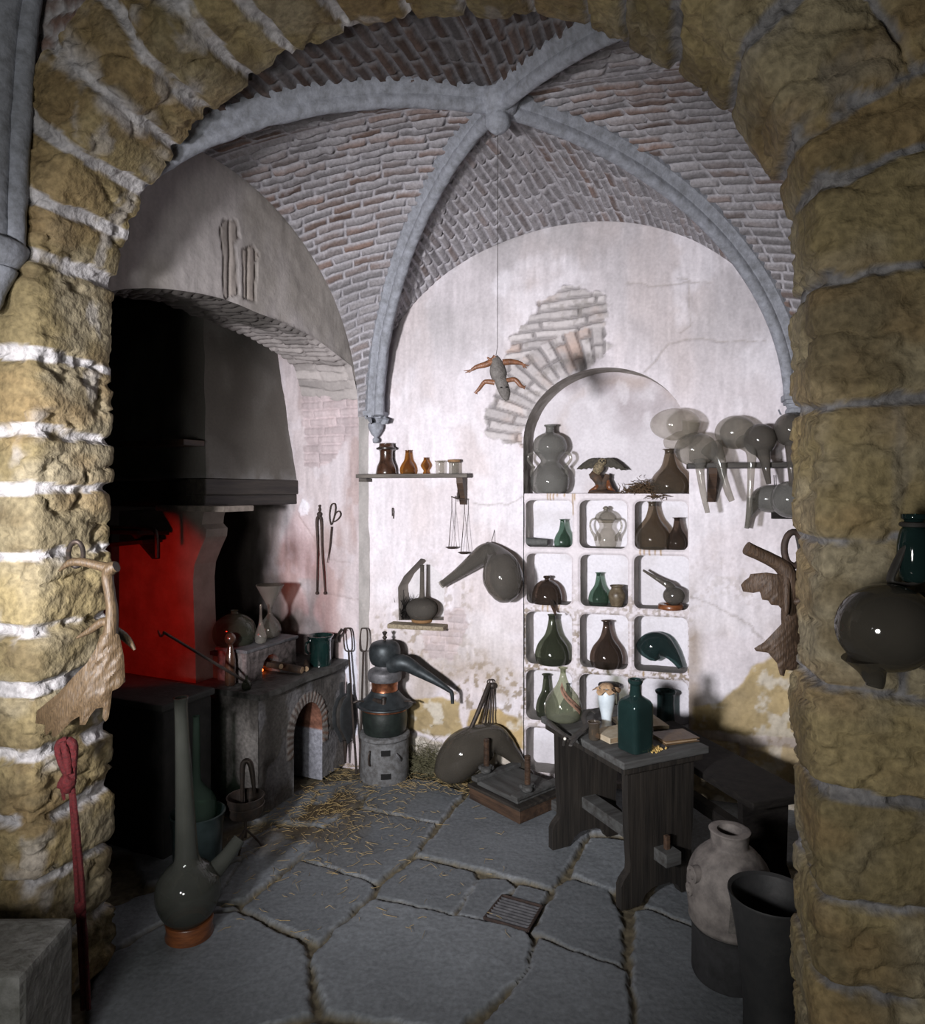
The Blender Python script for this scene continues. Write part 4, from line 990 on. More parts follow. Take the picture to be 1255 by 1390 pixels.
log('firewood_log', H3(.42, .03, HT+.016), H3(.53, .11, HT+.020), .015, 'sooty log lying crosswise beside the pale-ended log', 3)
# vessels on the stove
zt_ = HT+SH+.017
def vessel(name, label, cat, prof, mat, loc, group=None, **k):
    o = mk(name, glass_lathe(prof, **k), mat, None); o.location = loc; tag(o, label, cat, group); return o
cf = pear(.030, .205, .24, .26, .15, .5); cf[4:] = [(.031, .035), (.024, .065), (.012, .10), (.0075, .14), (.006, .19), (.007, .205)]
vessel('flask', 'slender clear glass flask with a long neck standing on the brick stove', 'flask', cf, g_clear, H3(.10+.16, .16+.045, zt_))
vessel('flask', 'dark grey round-bellied flask under the glass funnel on the brick stove', 'flask', [(0, .01), (.03, 0), (.055, .015), (.062, .045), (.050, .08), (.026, .11), (.013, .13), (.012, .155), (.016, .162)], g_greyd, H3(.40, .16+.10, zt_))
fn_ = mk('funnel', G().lathe([(.078, .12), (.075, .12), (.012, .0), (.006, -.05), (.0085, -.05), (.015, .0), (.078, .12)], seg=36), g_smoke); fn_.location = H3(.40, .26, zt_+.170); tag(fn_, 'wide cone-shaped glass funnel stuck in the round flask by the sooty wall', 'funnel')
g = glass_lathe([(0, .004), (.06, .0), (.10, .04), (.112, .09), (.095, .145), (.05, .18), (.02, .19), (.018, .20), (.022, .205)])
o = mk('globe_flask', g, g_greend); o.location = H3(.20, .33, zt_-.03); tag(o, 'big near-black glass globe at the back of the brick stove', 'flask')
g = G().box((0, 0, -.012), (.34, .16, .02), bev=.002); o = mk('board', g, soot_shade_wood, smooth=False); o.location = H3(.27, .43, zt_-.03+.003); o.rotation_euler = (0, 0, UANG); tag(o, 'sooty board bearing the black globe behind the brick stove', 'board')
g = G().box((.0, 0, (zt_-.05-HT)/2), (.30, .14, zt_-.05-HT)); o = mk('brick_pile', g, barkm, smooth=False); o.location = H3(.27, .43, HT); o.rotation_euler = (0, 0, UANG); tag(o, 'black brick support behind the small brick stove', 'brick support')
# brown bottle at the hearth's near end, small ball flask before it
bb_ = thing('tall_bottle', 'dim reddish brown tall bottle with a round stopper at the hearth corner', 'bottle', H3(.05, .22, HT))
mk('body', glass_lathe([(0, .006), (.022, 0), (.027, .02), (.026, .12), (.018, .17), (.012, .20), (.014, .215)]), brown_glaze, bb_)
mk('stopper', G().ball((0, 0, .235), (.028, .028, .030), 12), brown_glaze, bb_)
vessel('vial', 'small dark round vial at the near corner of the hearth top', 'vial', [(0, .003), (.016, 0), (.024, .018), (.018, .038), (.008, .05), (.007, .065), (.010, .068)], g_greend, H3(.02, .09, HT))
# fire hook lying across
a = fl(341, 930, HT+.01); b_ = Vector((xy(228, 3.15), 3.15, zz(862, 3.15)))
g = G().tube([tuple(a), tuple(a.lerp(b_, .5)), tuple(b_), tuple(b_+Vector((-.016, 0, .008))), tuple(b_+Vector((-.032, 0, -.006))), tuple(b_+Vector((-.042, .0, .010))), tuple(b_+Vector((-.046, 0, .022)))], [.007, .007, .006, .005, .005, .004, .003], 8, 5)
tag(mk('fire_hook', g, iron), 'long iron rod with a curled hook leaning off the hearth against the red light', 'fire hook')
# green pot and pan on the hearth
gp = thing('green_jar', 'dark green glazed jar with a flared rim on the hearth top', 'jar', H3(.585, .055, HT))
mk('body', G().lathe(sprof([(0, 0), (.055, 0), (.060, .01), (.058, .08), (.060, .135), (.072, .158), (.075, .166)], 4)+[(.070, .166), (.055, .14), (.053, .02), (0, .018)], seg=40), green_glaze, gp)
mk('handle', G().tube([(-.058, -.02, .135), (-.075, -.03, .12), (-.072, -.03, .08), (-.058, -.02, .065)], .007, 8, 5), green_glaze, gp)
pn = thing('saucepan', 'black cooking pan with an upturned handle behind the green jar', 'pan', H3(.70, .13, HT))
mk('bowl', G().lathe(sprof([(0, 0), (.06, .0), (.068, .03), (.072, .09), (.085, .12), (.09, .125)], 4)+[(.084, .124), (.064, .09), (.06, .01), (0, .008)], seg=36), black_pot, pn)
hd = V2*-1
mk('handle', G().tube([(.07*hd[0]+.03, .07*hd[1]-.02, .11), (.10, -.07, .14), (.135, -.10, .19)], [.010, .008, .009], 8, 4), iron, pn)
# bellows hung on the hearth front
bl = thing('bellows', 'black pear-shaped bellows hanging on the hearth front beside the still', 'bellows', (*hp(.665, -.055), .0), UANG)
zc_ = .335
out = [(0, -.175), (.018, -.17), (.03, -.14), (.085, -.06), (.092, -.0), (.082, .05), (.05, .09), (.02, .10), (.018, .165), (0, .17), (-.018, .165), (-.02, .10), (-.05, .09), (-.082, .05), (-.092, 0), (-.085, -.06), (-.03, -.14), (-.018, -.17)]
for nm, yy in (('front_board', -.028), ('back_board', .022)):
    mk(nm, G().plate(out, .006, .008, lambda x, y, o, yy=yy: (x, yy+o, zc_+y)), leather_grey, bl)
mk('gusset', G().plate([(x*.93, y*.93) for x, y in out if y < .11], .022, .01, lambda x, y, o: (x, -.003+o, zc_+y), bulge=.03), leather_black, bl)
mk('nozzle', G().tube([(0, -.003, zc_-.16), (0, -.003, zc_-.24), (0, -.003, zc_-.29)], [.016, .009, .006], 12), iron, bl)
# fire irons leaning in the corner
def fire_iron(name, label, p0, p1, lw, h):
    p0 = Vector(p0); p1 = Vector(p1); d = (p1-p0).normalized(); sx = Vector((1, -.2, 0)).normalized(); g = G()
    g.tube([tuple(p0), tuple(p1)], [.007, .006], 8)
    L = [p1, p1+sx*lw*.5+d*.015, p1+sx*lw*.5+d*(h-.015), p1+d*h, p1-sx*lw*.5+d*(h-.015), p1-sx*lw*.5+d*.015]
    g.tube([tuple(q) for q in L], .0045, 8, 4, closed=True)
    return tag(mk(name, g, iron), label, 'fire iron', 'fire irons in the corner')
fire_iron('fire_iron', 'left iron with a loop handle leaning in the corner by the still', (xy(484, 3.92), 3.92, 0), (xy(473, 4.02), 4.02, zz(884, 4.02)), .045, .13)
fire_iron('fire_iron', 'right iron with a loop handle, closest to the white back wall', (xy(488, 3.93), 3.93, 0), (xy(493, 4.04), 4.04, zz(884, 4.04)), .04, .13)
# long-necked flask on a turned ring, bottom left
FX, FY = xy(257, 2.52), 2.52
rg = mk('flask_stand', G().lathe([(.052, 0), (.082, 0), (.083, .005), (.078, .028), (.083, .052), (.080, .058), (.055, .058), (.05, .03), (.052, 0)], seg=40), wood_ring); rg.location = (FX+.0, FY, 0); tag(rg, 'reddish turned wooden ring under the long-necked grey flask', 'ring stand')
g = glass_lathe([(0, 0), (.05, .008), (.092, .05), (.112, .11), (.105, .165), (.075, .205), (.045, .235), (.038, .30), (.030, .50), (.0235, .72), (.0235, .80), (.026, .812), (.026, .82)], seg=48)
fk = thing('long_necked_flask', 'huge grey flask with a very long upright neck standing on the floor at left', 'flask', (FX, FY, .034)); fk.rotation_euler = (0, R(-2.2), 0)
mk('body', g, g_long, fk)
mk('spout', G().tube([(.06, .04, .15), (.11, .07, .195), (.155, .11, .25)], [.038, .029, .023], 18, 5), g_long, fk)
# tub with a green flask standing in it
tb = thing('tub', 'dark blue-green tub behind the long-necked flask', 'tub', (-1.135, 3.0, 0))
mk('body', G().lathe([(0, 0), (.085, 0), (.10, .03), (.105, .16), (.112, .215), (.116, .22), (.108, .222), (.10, .20), (.092, .03), (0, .025)], seg=40), pmat('teal_tub', (.03, .045, .045), (.015, .022, .022), 9, .3, bump=.2, coat=.4), tb)
vessel('flask', 'green glass flask with tall thin neck standing in the dark tub', 'flask', [(0, .01), (.05, 0), (.078, .06), (.085, .12), (.068, .17), (.035, .21), (.018, .25), (.015, .40), (.014, .50), (.018, .51)], g_green, (-1.14, 3.0, .15-.03+.0))
# footed iron basket with twin handles
bk = thing('iron_basket', 'black iron basket on a foot with an upright looped handle by the hearth corner', 'basket', (xy(333, 3.12), 3.12, 0))
g = G()
for k in range(3): a = 2*PI*k/3+.4; g.tube([(0, 0, .09), (.05*math.cos(a), .05*math.sin(a), .03), (.07*math.cos(a), .07*math.sin(a), 0)], .005, 8, 4)
g.tube([(0, 0, .05), (0, 0, .16)], .007, 10); mk('foot', g, iron, bk)
g = G().lathe([(0, .155), (.065, .155), (.072, .17), (.076, .235), (.079, .235), (.075, .165), (.067, .15), (0, .15)], seg=28); mk('pan', g, iron, bk)
g = G()
for z in (.235, .20): g.tube([(.080*math.cos(a), .080*math.sin(a), z) for a in np.linspace(0, 2*PI, 24, endpoint=False)], .0035, 6, closed=True)
mk('rim', g, iron, bk)
g = G().tube([(-.02, .02, .16), (-.02, .02, .30), (-.018, .02, .365), (0, .02, .385), (.018, .02, .365), (.028, .02, .30), (.034, .02, .235)], [.006, .011, .013, .012, .013, .011, .006], 10, 5); mk('handle', g, iron, bk)

# ------------------------------------------------------------------ still
SX, SY = xy(522, 3.90), 3.90
sv = thing('clay_stove', 'round grey clay stove under the copper still', 'stove', (SX, SY, 0))
mk('body', G().lathe([(0, 0), (.132, 0), (.138, .01), (.134, .10), (.130, .225), (.139, .235), (.139, .25), (.128, .255), (.10, .255), (.10, .20), (0, .20)], seg=48), stove_clay, sv, noise=.003, nscale=25)
def curved_tile(r, a0, a1, z0, z1, t=.004):
    g = G(); n = 8; v = []
    for k in range(n+1):
        a = a0+(a1-a0)*k/n
        for rr in (r, r+t):
            for z in (z0, z1): v.append((rr*math.cos(a), rr*math.sin(a), z))
    f = []
    for k in range(n):
        b = 4*k; f += [(b, b+4, b+5, b+1), (b+2, b+3, b+7, b+6), (b+1, b+5, b+7, b+3), (b, b+2, b+6, b+4)]
    f += [(0, 1, 3, 2), (4*n, 4*n+2, 4*n+3, 4*n+1)]; return g.add(v, f)
black_void = pmat('soot', (.008, .008, .008), None, 8, 1, bump=0)  # flat black standing in for the darkness inside vents and pit; eyes too
aF = math.atan2(-SY, -SX)
mk('vent', curved_tile(.131, aF-.15, aF+.22, .165, .195), black_void, sv)
mk('ash_door', curved_tile(.134, aF-.15, aF+.25, .04, .07), black_void, sv)
mk('handle', G().tube([(.138*math.cos(aF-.6), .138*math.sin(aF-.6), .19), (.15*math.cos(aF-.6), .15*math.sin(aF-.6), .175), (.15*math.cos(aF-.6), .15*math.sin(aF-.6), .125), (.138*math.cos(aF-.6), .138*math.sin(aF-.6), .11)], .005, 8, 4), iron, sv)
mk('latch', G().tube([(.138*math.cos(aF+.65), .138*math.sin(aF+.65), .13), (.15*math.cos(aF+.55), .15*math.sin(aF+.55), .15), (.139*math.cos(aF+.45), .139*math.sin(aF+.45), .175)], .006, 8, 3), tin, sv)
al = thing('copper_still', 'copper still with a round grey head and long slanting beak in the corner', 'still', (SX, SY, .252))
mk('boiler', G().lathe(sprof([(0, 0), (.10, .0), (.118, .02), (.125, .08), (.122, .13), (.125, .145)], 4)+[(0, .145)], seg=48), pmat('boiler_green', (.018, .026, .022), (.010, .013, .012), 12, .45, .2, bump=.3), al)
mk('brim', G().lathe([(.10, .143), (.152, .150), (.157, .154), (.155, .160), (.10, .166)]+[(.09, .166)], seg=48), copper_dark, al)
mk('shoulder', G().lathe(sprof([(.142, .160), (.12, .18), (.095, .205), (.080, .225), (.078, .235)], 3)+[(0, .235)], seg=48), copper_dark, al)
mk('copper_collar', G().lathe([(.126, .132), (.130, .135), (.130, .150), (.126, .153)], seg=48), copper, al)
mk('copper_neck', G().lathe(sprof([(.076, .225), (.072, .245), (.076, .285), (.083, .295)], 3), seg=48), copper, al)
mk('collar', G().lathe(sprof([(.084, .290), (.092, .295), (.093, .330), (.086, .345), (.060, .360), (.052, .375)], 3)+[(0, .375)], seg=48), tin, al)
mk('head', G().lathe(sprof([(.05, .370), (.075, .385), (.086, .42), (.086, .465), (.070, .495), (.035, .507), (0, .509)], 4), seg=44), copper_dark, al)
mk('finial', G().lathe(sprof([(.012, .505), (.006, .515), (.012, .522), (.012, .53), (.006, .535), (.012, .548), (.014, .556), (0, .562)], 2), seg=16), iron, al)
zt0 = .44
def AL(px, py, Y): return (xy(px, Y)-SX, Y-SY, zz(py, Y)-.252)
mk('beak', G().tube([AL(530, 902, 3.86), AL(548, 900, 3.83), AL(568, 911, 3.82), AL(592, 925, 3.80), AL(608, 936, 3.79), AL(613, 941, 3.79), AL(614, 955, 3.79)], [.050, .044, .032, .021, .013, .011, .009], 20, 6), copper_dark, al)
mk('tap', G().tube([(-.03-.02, -.075, .20), (-.0, -.115, .20)], .012, 10).tube([(.005, -.10, .185), (.005, -.10, .22)], [.016, .012], 10), iron, al)
for sgn, nm in ((1, 'handle'), (-1, 'handle')):
    mk(nm, G().tube([(sgn*.10, -.03, .175), (sgn*.135, -.045, .185), (sgn*.165, -.05, .178), (sgn*.172, -.03, .172), (sgn*.155, -.015, .175), (sgn*.12, -.01, .175)], .005, 8, 5), iron, al)

# ------------------------------------------------------------------ hay in the corner and straw on the floor
def strands(name, n, fn, rad, mat, seed=1, seg=3):
    r_ = random.Random(seed); g = G()
    for i in range(n):
        p, d, L = fn(r_); p = Vector(p); d = Vector(d).normalized(); s_ = Vector((r_.gauss(0, 1), r_.gauss(0, 1), r_.gauss(0, .5)))*L*.18
        g.tube([tuple(p), tuple(p+d*L*.5+s_), tuple(p+d*L)], [rad, rad, rad*.6], seg)
    return mk(name, g, mat, smooth=False)
def hay_fn(r_):
    px = r_.uniform(552, 640); h = max(0, 1-abs(px-585)/55)
    s_ = ws(px, 1000)[0]; off = abs(r_.gauss(0, .045)); z = abs(r_.gauss(0, .07))*h+.005; p = WP(s_, z, -.012-off)
    return p, (r_.gauss(0, 1), r_.gauss(0, .5)-.2, r_.gauss(0, .8)+.2), r_.uniform(.03, .09)
tag(strands('hay', 1500, hay_fn, .0011, haym, 3), 'heap of dull green hay against the back wall beside the still', 'hay', kind='stuff')
def st_fn(r_):
    m = r_.random()
    if m < .45: x, y = r_.gauss(-.72, .18), r_.gauss(3.55, .22)
    elif m < .75: x, y = r_.gauss(-.15, .22), r_.gauss(3.8, .08)
    elif m < .88: x, y = r_.gauss(-.6, .2), r_.gauss(3.2, .25)
    else: x, y = r_.uniform(-1.0, .2), r_.uniform(2.5, 3.7)
    q_ = np.array([x, y])-HP
    if q_@V2 > -.04 and q_@U2 > -.04: x, y = HP+U2*r_.uniform(0, .75)-V2*abs(r_.gauss(.05, .09))
    if (x*.2708+y*.9627) > WC0-.03: y -= .1
    return (x, y, .010+r_.random()*.006), (r_.gauss(0, 1), r_.gauss(0, 1), r_.gauss(0, .05)), r_.uniform(.02, .07)
tag(strands('loose_straw', 850, st_fn, .0010, strawm, 4), 'loose straw scattered over the flagstones in front of the hearth', 'straw', kind='stuff')
# drain grate
dp = [fl(*p) for p in ((682, 1217), (735, 1232), (716, 1265), (657, 1248))]
dg = thing('drain_grate', 'rusty iron drain grate let into the flagstones', 'grate', (0, 0, .004))
g = G()
for i in range(4): g.tube([tuple(dp[i]), tuple(dp[(i+1) % 4])], .006, 6)
mk('frame', g, rust, dg)
g = G()
for k in range(1, 9):
    t = k/9; g.tube([tuple(dp[0].lerp(dp[3], t)), tuple(dp[1].lerp(dp[2], t))], .0055, 6)
mk('bars', g, tin, dg)
g = G().add([tuple(p+Vector((0, 0, -.012))) for p in dp]+[tuple(p+Vector((0, 0, -.02))) for p in dp], [(0, 1, 2, 3), (7, 6, 5, 4), (0, 4, 5, 1), (1, 5, 6, 2), (2, 6, 7, 3), (3, 7, 4, 0)]); mk('pit', g, black_void, dg, smooth=False)

# ------------------------------------------------------------------ left shelf on the back wall and its pots
def shelf_z(py, px, d=-.05): return wl(px, py, d).z
SZ = wl(568, 643.5, -.06).z
def WM(): return RZ(WANG)
sa = ws(494, 645)[0]+.0; sb = ws(641, 645)[0]
ls = thing('wall_shelf', 'weathered narrow wooden shelf holding the small brown pots', 'shelf', tuple(WP((sa+sb)/2, SZ)), WANG)
g = G().box((0, -.06, -.011), (sb-sa, .12, .022), bev=.003); mk('board', g, wood_grey, ls, smooth=False, noise=.002, nscale=20)
g = G().box((-(sb-sa)/2+.03, -.045, -.033), (.05, .09, .02), bev=.003); mk('bracket', g, wood_grey, ls, smooth=False)
g = G().prism([(0, 0), (-.095, 0), (-.09, -.03), (-.02, -.15), (0, -.15)], -.018, .018, Matrix(((0,0,1),(1,0,0),(0,1,0))), ((sb-sa)/2-.05, 0, -.022)); mk('bracket', g, wood_brown, ls, smooth=False)
def on_wall_shelf(px, z, d): p = wl(px, 640, d); return (p.x, p.y, z)
def jug(name, label, prof, mat, px, mats=None): return vessel(name, label, name.split('_')[-1], prof, mat, on_wall_shelf(px, SZ+.001, -.06))
u_ = 4.05/F
pj = thing('brown_pot', 'brown glazed pot with a wide collar rim, tallest on the left shelf', 'pot', on_wall_shelf(524, SZ+.001, -.06))
mk('body', G().lathe(sprof([(0, 0), (.052, 0), (.058, .012), (.052, .045), (.038, .08), (.037, .12), (.040, .135), (.054, .142), (.055, .148), (.044, .155), (.040, .17), (.042, .175)], 3)+[(.034, .174), (.03, .10), (0, .02)], seg=36), brown_glaze, pj)
mk('rim_band', G().lathe([(.053, .139), (.057, .142), (.057, .150), (.052, .152)], seg=36), pmat('dark_band', (.03, .022, .018), None, 9, .3), pj)
vessel('amber_bottle', 'amber glass bottle with a wide foot on the left shelf', 'bottle', pear(.045, .135, .28, .34, .2, .8), g_amber, on_wall_shelf(553, SZ+.001, -.055), 'amber bottles on the left shelf')
vessel('amber_bottle', 'small amber glass bottle, third vessel along the left shelf', 'bottle', [(0, .004), (.012, 0), (.013, .008), (.010, .018), (.024, .04), (.024, .055), (.012, .075), (.009, .088), (.012, .092)], g_amber, on_wall_shelf(577, SZ+.001, -.055), 'amber bottles on the left shelf')
vessel('glass_beaker', 'small clear beaker with straight sides near the middle of the left shelf', 'beaker', [(0, .004), (.022, 0), (.024, .006), (.025, .06), (.030, .07), (.031, .073)], g_clear, on_wall_shelf(597, SZ+.001, -.055), 'beakers on the left shelf')
vessel('glass_beaker', 'wider beaker with a brown rim at the right end of the left shelf', 'beaker', [(0, .004), (.027, 0), (.029, .006), (.029, .055), (.034, .068), (.034, .076)], g_smoke, on_wall_shelf(616, SZ+.001, -.055), 'beakers on the left shelf')
br = mk('rim_cap', G().lathe([(.029, .062), (.0355, .066), (.0355, .078), (.030, .079)], seg=30), cork, None); br.location = on_wall_shelf(616, SZ+.001, -.055); tag(br, 'brown ring around the rim of the last beaker on the left shelf', 'lid')
# balance scales hanging from the bracket
sc_ = thing('balance_scales', 'small iron balance scales with two pans hanging below the left shelf', 'scales', tuple(wl(621, 676, -.07)), WANG)
k_ = wl(621, 676, -.07).y/F*1.0387
g = G().tube([(-.033, 0, .006), (0, 0, -.004), (.038, 0, -.008)], [.003, .004, .003], 8, 4).ball((-.034, 0, .006), .005, 6).ball((.039, 0, -.008), .005, 6); mk('beam', g, rust, sc_)
g = G().tube([(0, 0, 0), (0, 0, .085), (.003, .0, .095), (0, 0, .1)], .0022, 6).tube([(-.004, 0, -.02), (-.004, 0, .03), (.004, 0, .03), (.004, 0, -.02)], .0015, 6); mk('hanger', g, rust, sc_)
for (x0, z0, xx, zp) in ((-.034, .0, -.036, -.275), (.039, -.012, .035, -.302)):
    g = G().tube([(x0, 0, z0), (x0, 0, z0-.06)], .0022, 6)
    for a in (.3, 2.4, 4.5): g.tube([(x0, 0, z0-.055), (xx+.030*math.cos(a), .026*math.sin(a), zp)], .0012, 5)
    mk('chain', g, rust, sc_)
    g = G().lathe([(0, -.010), (.018, -.008), (.033, 0), (.034, .002), (.031, .001), (.017, -.006), (0, -.008)], (xx, 0, zp), 24); mk('pan', g, rust, sc_)
# key on a nail
nk = thing('iron_key', 'little iron key hanging on a nail in the white wall', 'key', tuple(wl(533, 690, -.008)), WANG)
g = G().tube([(0, .008, 0), (0, -.006, .0)], .004, 8); mk('nail', g, rust, nk)
g = G().tube([(.004, -.003, 0), (.006, -.002, -.02), (.004, -.003, -.06)], .003, 6).tube([(-.004, -.003, 0), (-.003, -.003, -.045)], .0022, 6); mk('shank', g, rust, nk)
# retort hung on the back wall
def tubeglass(name, label, cat, pts, rad, mat, sub=8, seg=28, parent=None, flat=1):
    o = mk(name, G().tube(pts, rad, seg, sub, flat=flat), mat, parent)
    if label: tag(o, label, cat)
    return o
rt = thing('wall_retort', 'grey glass retort hung on the back wall with its beak pointing left', 'retort', (0, 0, 0))
def WLs(lst, d): return [tuple(wl(px, py, dd if dd is not None else d)) for px, py, dd in lst]
kk = wl(680, 780).y/F
mk('body', G().tube(WLs([(684, 817, -.125), (684, 812, -.125), (684, 803, -.125), (683, 788, -.125), (679, 770, -.12), (672, 755, -.10), (664, 743, -.09), (660, 737, -.085)], 0),
   [.03, .058, .088, .109, .100, .068, .035, .012], 36, 8), g_greyd, rt)
mk('neck', G().tube(WLs([(668, 748, -.09), (657, 752, -.085), (642, 763, -.08), (622, 778, -.075), (600, 793, -.07)], 0), [.050, .055, .044, .030, .019], 28, 8), g_greyd, rt)
mk('mouth', G().tube(WLs([(602, 791.5, -.07), (598.5, 794, -.07)], 0), [.022, .021], 20), g_smoke, rt)
mk('hanging_cord', G().tube([tuple(wl(666, 738, -.085)), tuple(wl(669, 728, -.04)), tuple(wl(671, 719, -.003))], .0018, 6), stringm, rt)
# flask on the sill of the gabled niche
sl = thing('niche_sill', 'rough stone sill of the small gabled niche', 'sill', tuple(wl(570, 848, 0)), WANG)
mk('slab', G().box((0, -.01, 0), (.335, .16, .026), bev=.006), pmat('sill_stone', (.34, .29, .20), (.15, .12, .08), 40, .9, bump=1, bscale=50, dist=.008), sl, smooth=False, noise=.004, nscale=25)
szp = wl(570, 848, 0).z+.014
p = wl(573, 840, .02)
rg = mk('flask_stand', G().tube([(.050*math.cos(a), .050*math.sin(a), .012) for a in np.linspace(0, 2*PI, 30, endpoint=False)], .011, 10, closed=True), pmat('straw_ring', (.30, .17, .07), (.15, .08, .03), 60, .8, bump=1, bscale=90, stretch=(3, 3, .5))); rg.location = (p.x, p.y-.02, szp); tag(rg, 'plaited straw ring under the flask in the gabled niche', 'ring stand')
nfl = vessel('niche_flask', 'squat dark grey flask with a tall neck in the small gabled niche', 'flask', [(0, .004), (.045, .0), (.080, .03), (.092, .062), (.084, .095), (.05, .118), (.022, .128), (.015, .15), (.0125, .25), (.012, .31), (.014, .315)], g_greyd, (p.x, p.y-.02, szp+.014))
def weed(r_):
    q = wl(548, 838, .03); return (q.x+r_.uniform(-.02, .03), q.y+r_.uniform(-.01, .02), szp+r_.uniform(0, .06)), (r_.gauss(.25, .4), r_.gauss(0, .2), abs(r_.gauss(.8, .3))), r_.uniform(.05, .12)
tag(strands('herb_bundle', 150, weed, .0014, soot_shade_wood, 9), 'dark dried herb bundle behind the squat flask in the gabled niche', 'herbs', kind='stuff')
# tongs on the alcove wall
def JW(px, py, d=-.02):
    c = PIER-U2*(-d)*1.0; c = PIER+U2*d; m = (px-CX)/F; t = (m*c[1]-c[0])/(V2[0]-m*V2[1]); Y = c[1]+V2[1]*t; return (m*Y, Y, zz(py, Y))
tg_ = thing('fire_tongs', 'long iron fire tongs with ball feet hanging on the alcove wall', 'tongs', (0, 0, 0))
mk('arm', G().tube([JW(433, 700), JW(430, 708), JW(431, 745), JW(430, 803)], [.010, .009, .006, .005], 8, 5).ball(JW(430, 805), .010, 8), rust, tg_)
mk('arm', G().tube([JW(433, 700), JW(436, 708), JW(437, 745), JW(441, 803)], [.010, .009, .006, .005], 8, 5).ball(JW(441, 805), .010, 8), rust, tg_)
mk('finial', G().lathe(sprof([(.014, -.005), (.016, .01), (.005, .02), (.009, .03), (.004, .045), (.008, .055), (0, .062)], 2), JW(433.5, 699), 12), rust, tg_)
sc2 = thing('iron_shears', 'iron shears with looped handles hanging right of the fire tongs', 'shears', (0, 0, 0))
mk('blade', G().tube([JW(450, 715), JW(448, 738), JW(444, 764)], [.009, .008, .003], 8, 4, flat=.6), rust, sc2)
mk('handle', G().tube([JW(449, 712), JW(447, 700), JW(449, 686), JW(454, 684), JW(455, 692), JW(452, 706)], .0035, 8, 5, closed=True), rust, sc2)
mk('handle', G().tube([JW(452, 708), JW(455, 697), JW(460, 694), JW(462, 699), JW(458, 705)], .0035, 8, 5, closed=True), rust, sc2)
mk('latch', G().tube([JW(437, 676+52), JW(437, 729)], .001, 5), rust, sc2)

# ------------------------------------------------------------------ things in the arched niche and the pigeonholes
def NP(px, d=.09, z=TOPZ):      # a point d metres inside the niche, along its own splay, seen at px
    s_ = ws(px, 700)[0]
    lo, hi = s_-.3, s_+.3
    for _ in range(40):
        m_ = (lo+hi)/2; x = CB[0]+W2[0]*m_+NA[0]*d; y = CB[1]+W2[1]*m_+NA[1]*d
        if CX+F*x/y < px: lo = m_
        else: hi = m_
    return (x, y, z)
NI = .001
# double gourd bottle with two handles
gb = thing('gourd_bottle', 'large grey double-bulb glass bottle with looped handles in the arched niche', 'bottle', NP(746, .062, TOPZ+NI), WANG)
mk('body', glass_lathe([(0, .008), (.07, 0), (.095, .015), (.108, .06), (.100, .105), (.066, .155), (.050, .178), (.062, .20), (.090, .235), (.094, .265), (.080, .305), (.048, .328), (.026, .338), (.022, .355), (.024, .368), (.031, .372), (.031, .380)], seg=52), g_greyd.copy() if False else g_grey, gb)
for sg_ in (-1, 1):
    mk('handle', G().tube([(sg_*.088, -.02, .225), (sg_*.112, -.022, .215), (sg_*.118, -.022, .185), (sg_*.100, -.022, .160), (sg_*.084, -.02, .140)], [.007, .009, .008, .009, .008], 12, 6).tube([(sg_*.084, -.02, .150), (sg_*.096, -.03, .120), (sg_*.104, -.02, .09)], [.008, .009, .004], 10, 4), g_smoke, gb)
# stuffed owl on a stump
ow = thing('stuffed_owl', 'small dark stuffed owl with spread wings perched on a stump in the arched niche', 'owl', NP(816, .085, TOPZ+NI), WANG)
st_ = mk('stump', G().tube([(-.005, 0, .018), (-.004, 0, .045), (-.022, 0, .080), (-.045, -.0, .100), (-.060, 0, .112)], [.036, .028, .026, .024, .016], 14, 5).tube([(.004, .0, .03), (.022, 0, .07), (.034, 0, .105)], [.03, .022, .014], 12, 4), barkm, ow, noise=.006, nscale=45)
mk('base', G().lathe([(0, 0), (.072, 0), (.074, .006), (.066, .014), (.05, .02), (0, .02)], seg=28), wood_brown, ow, noise=.002)
mk('roots', G().tube([(-.065, 0, .012), (-.03, -.02, .03), (-.01, 0, .05)], [.006, .012, .01], 8, 4).tube([(.07, .0, .012), (.045, -.02, .03), (.03, 0, .08)], [.006, .014, .01], 8, 4), wood_ring, ow)
ob = mk('body', G().tube([(-.028, .0, .100), (-.022, 0, .125), (-.010, -.004, .150), (0, -.008, .170)], [.014, .027, .028, .016], 16, 5), feather_pale, ow, noise=.003, nscale=60)
hd_ = mk('head', G().ball((.006, -.016, .172), (.024, .022, .021), 12), feather_pale, ow, noise=.003, nscale=70)
mk('eyes', G().ball((-.003, -.037, .176), .005, 8).ball((.015, -.037, .176), .005, 8).tube([(.006, -.038, .172), (.006, -.043, .164)], [.004, .001], 6), black_void, ow)
def wing(sg_):
    out = [(0, .03), (.03, .040), (.06, .038), (.09, .024), (.118, .004), (.135, -.012), (.120, -.014), (.105, -.024), (.094, -.016), (.080, -.028), (.066, -.018), (.05, -.030), (.035, -.02), (.015, -.026), (0, -.012)]
    s_, c_ = math.sin(-.12), math.cos(-.12)
    return G().plate([(x*c_-y*s_, y*c_+x*s_) for x, y in out], .006, .006, lambda x, y, o: (sg_*(x+.004), -.004+o-.10*x+.0006*math.sin(y*400), .166+y*.8-.25*max(0, x-.05)*(1 if sg_ > 0 else .6)), bulge=.02)
mk('wing', wing(-1), feather, ow); mk('wing', wing(1), feather, ow)
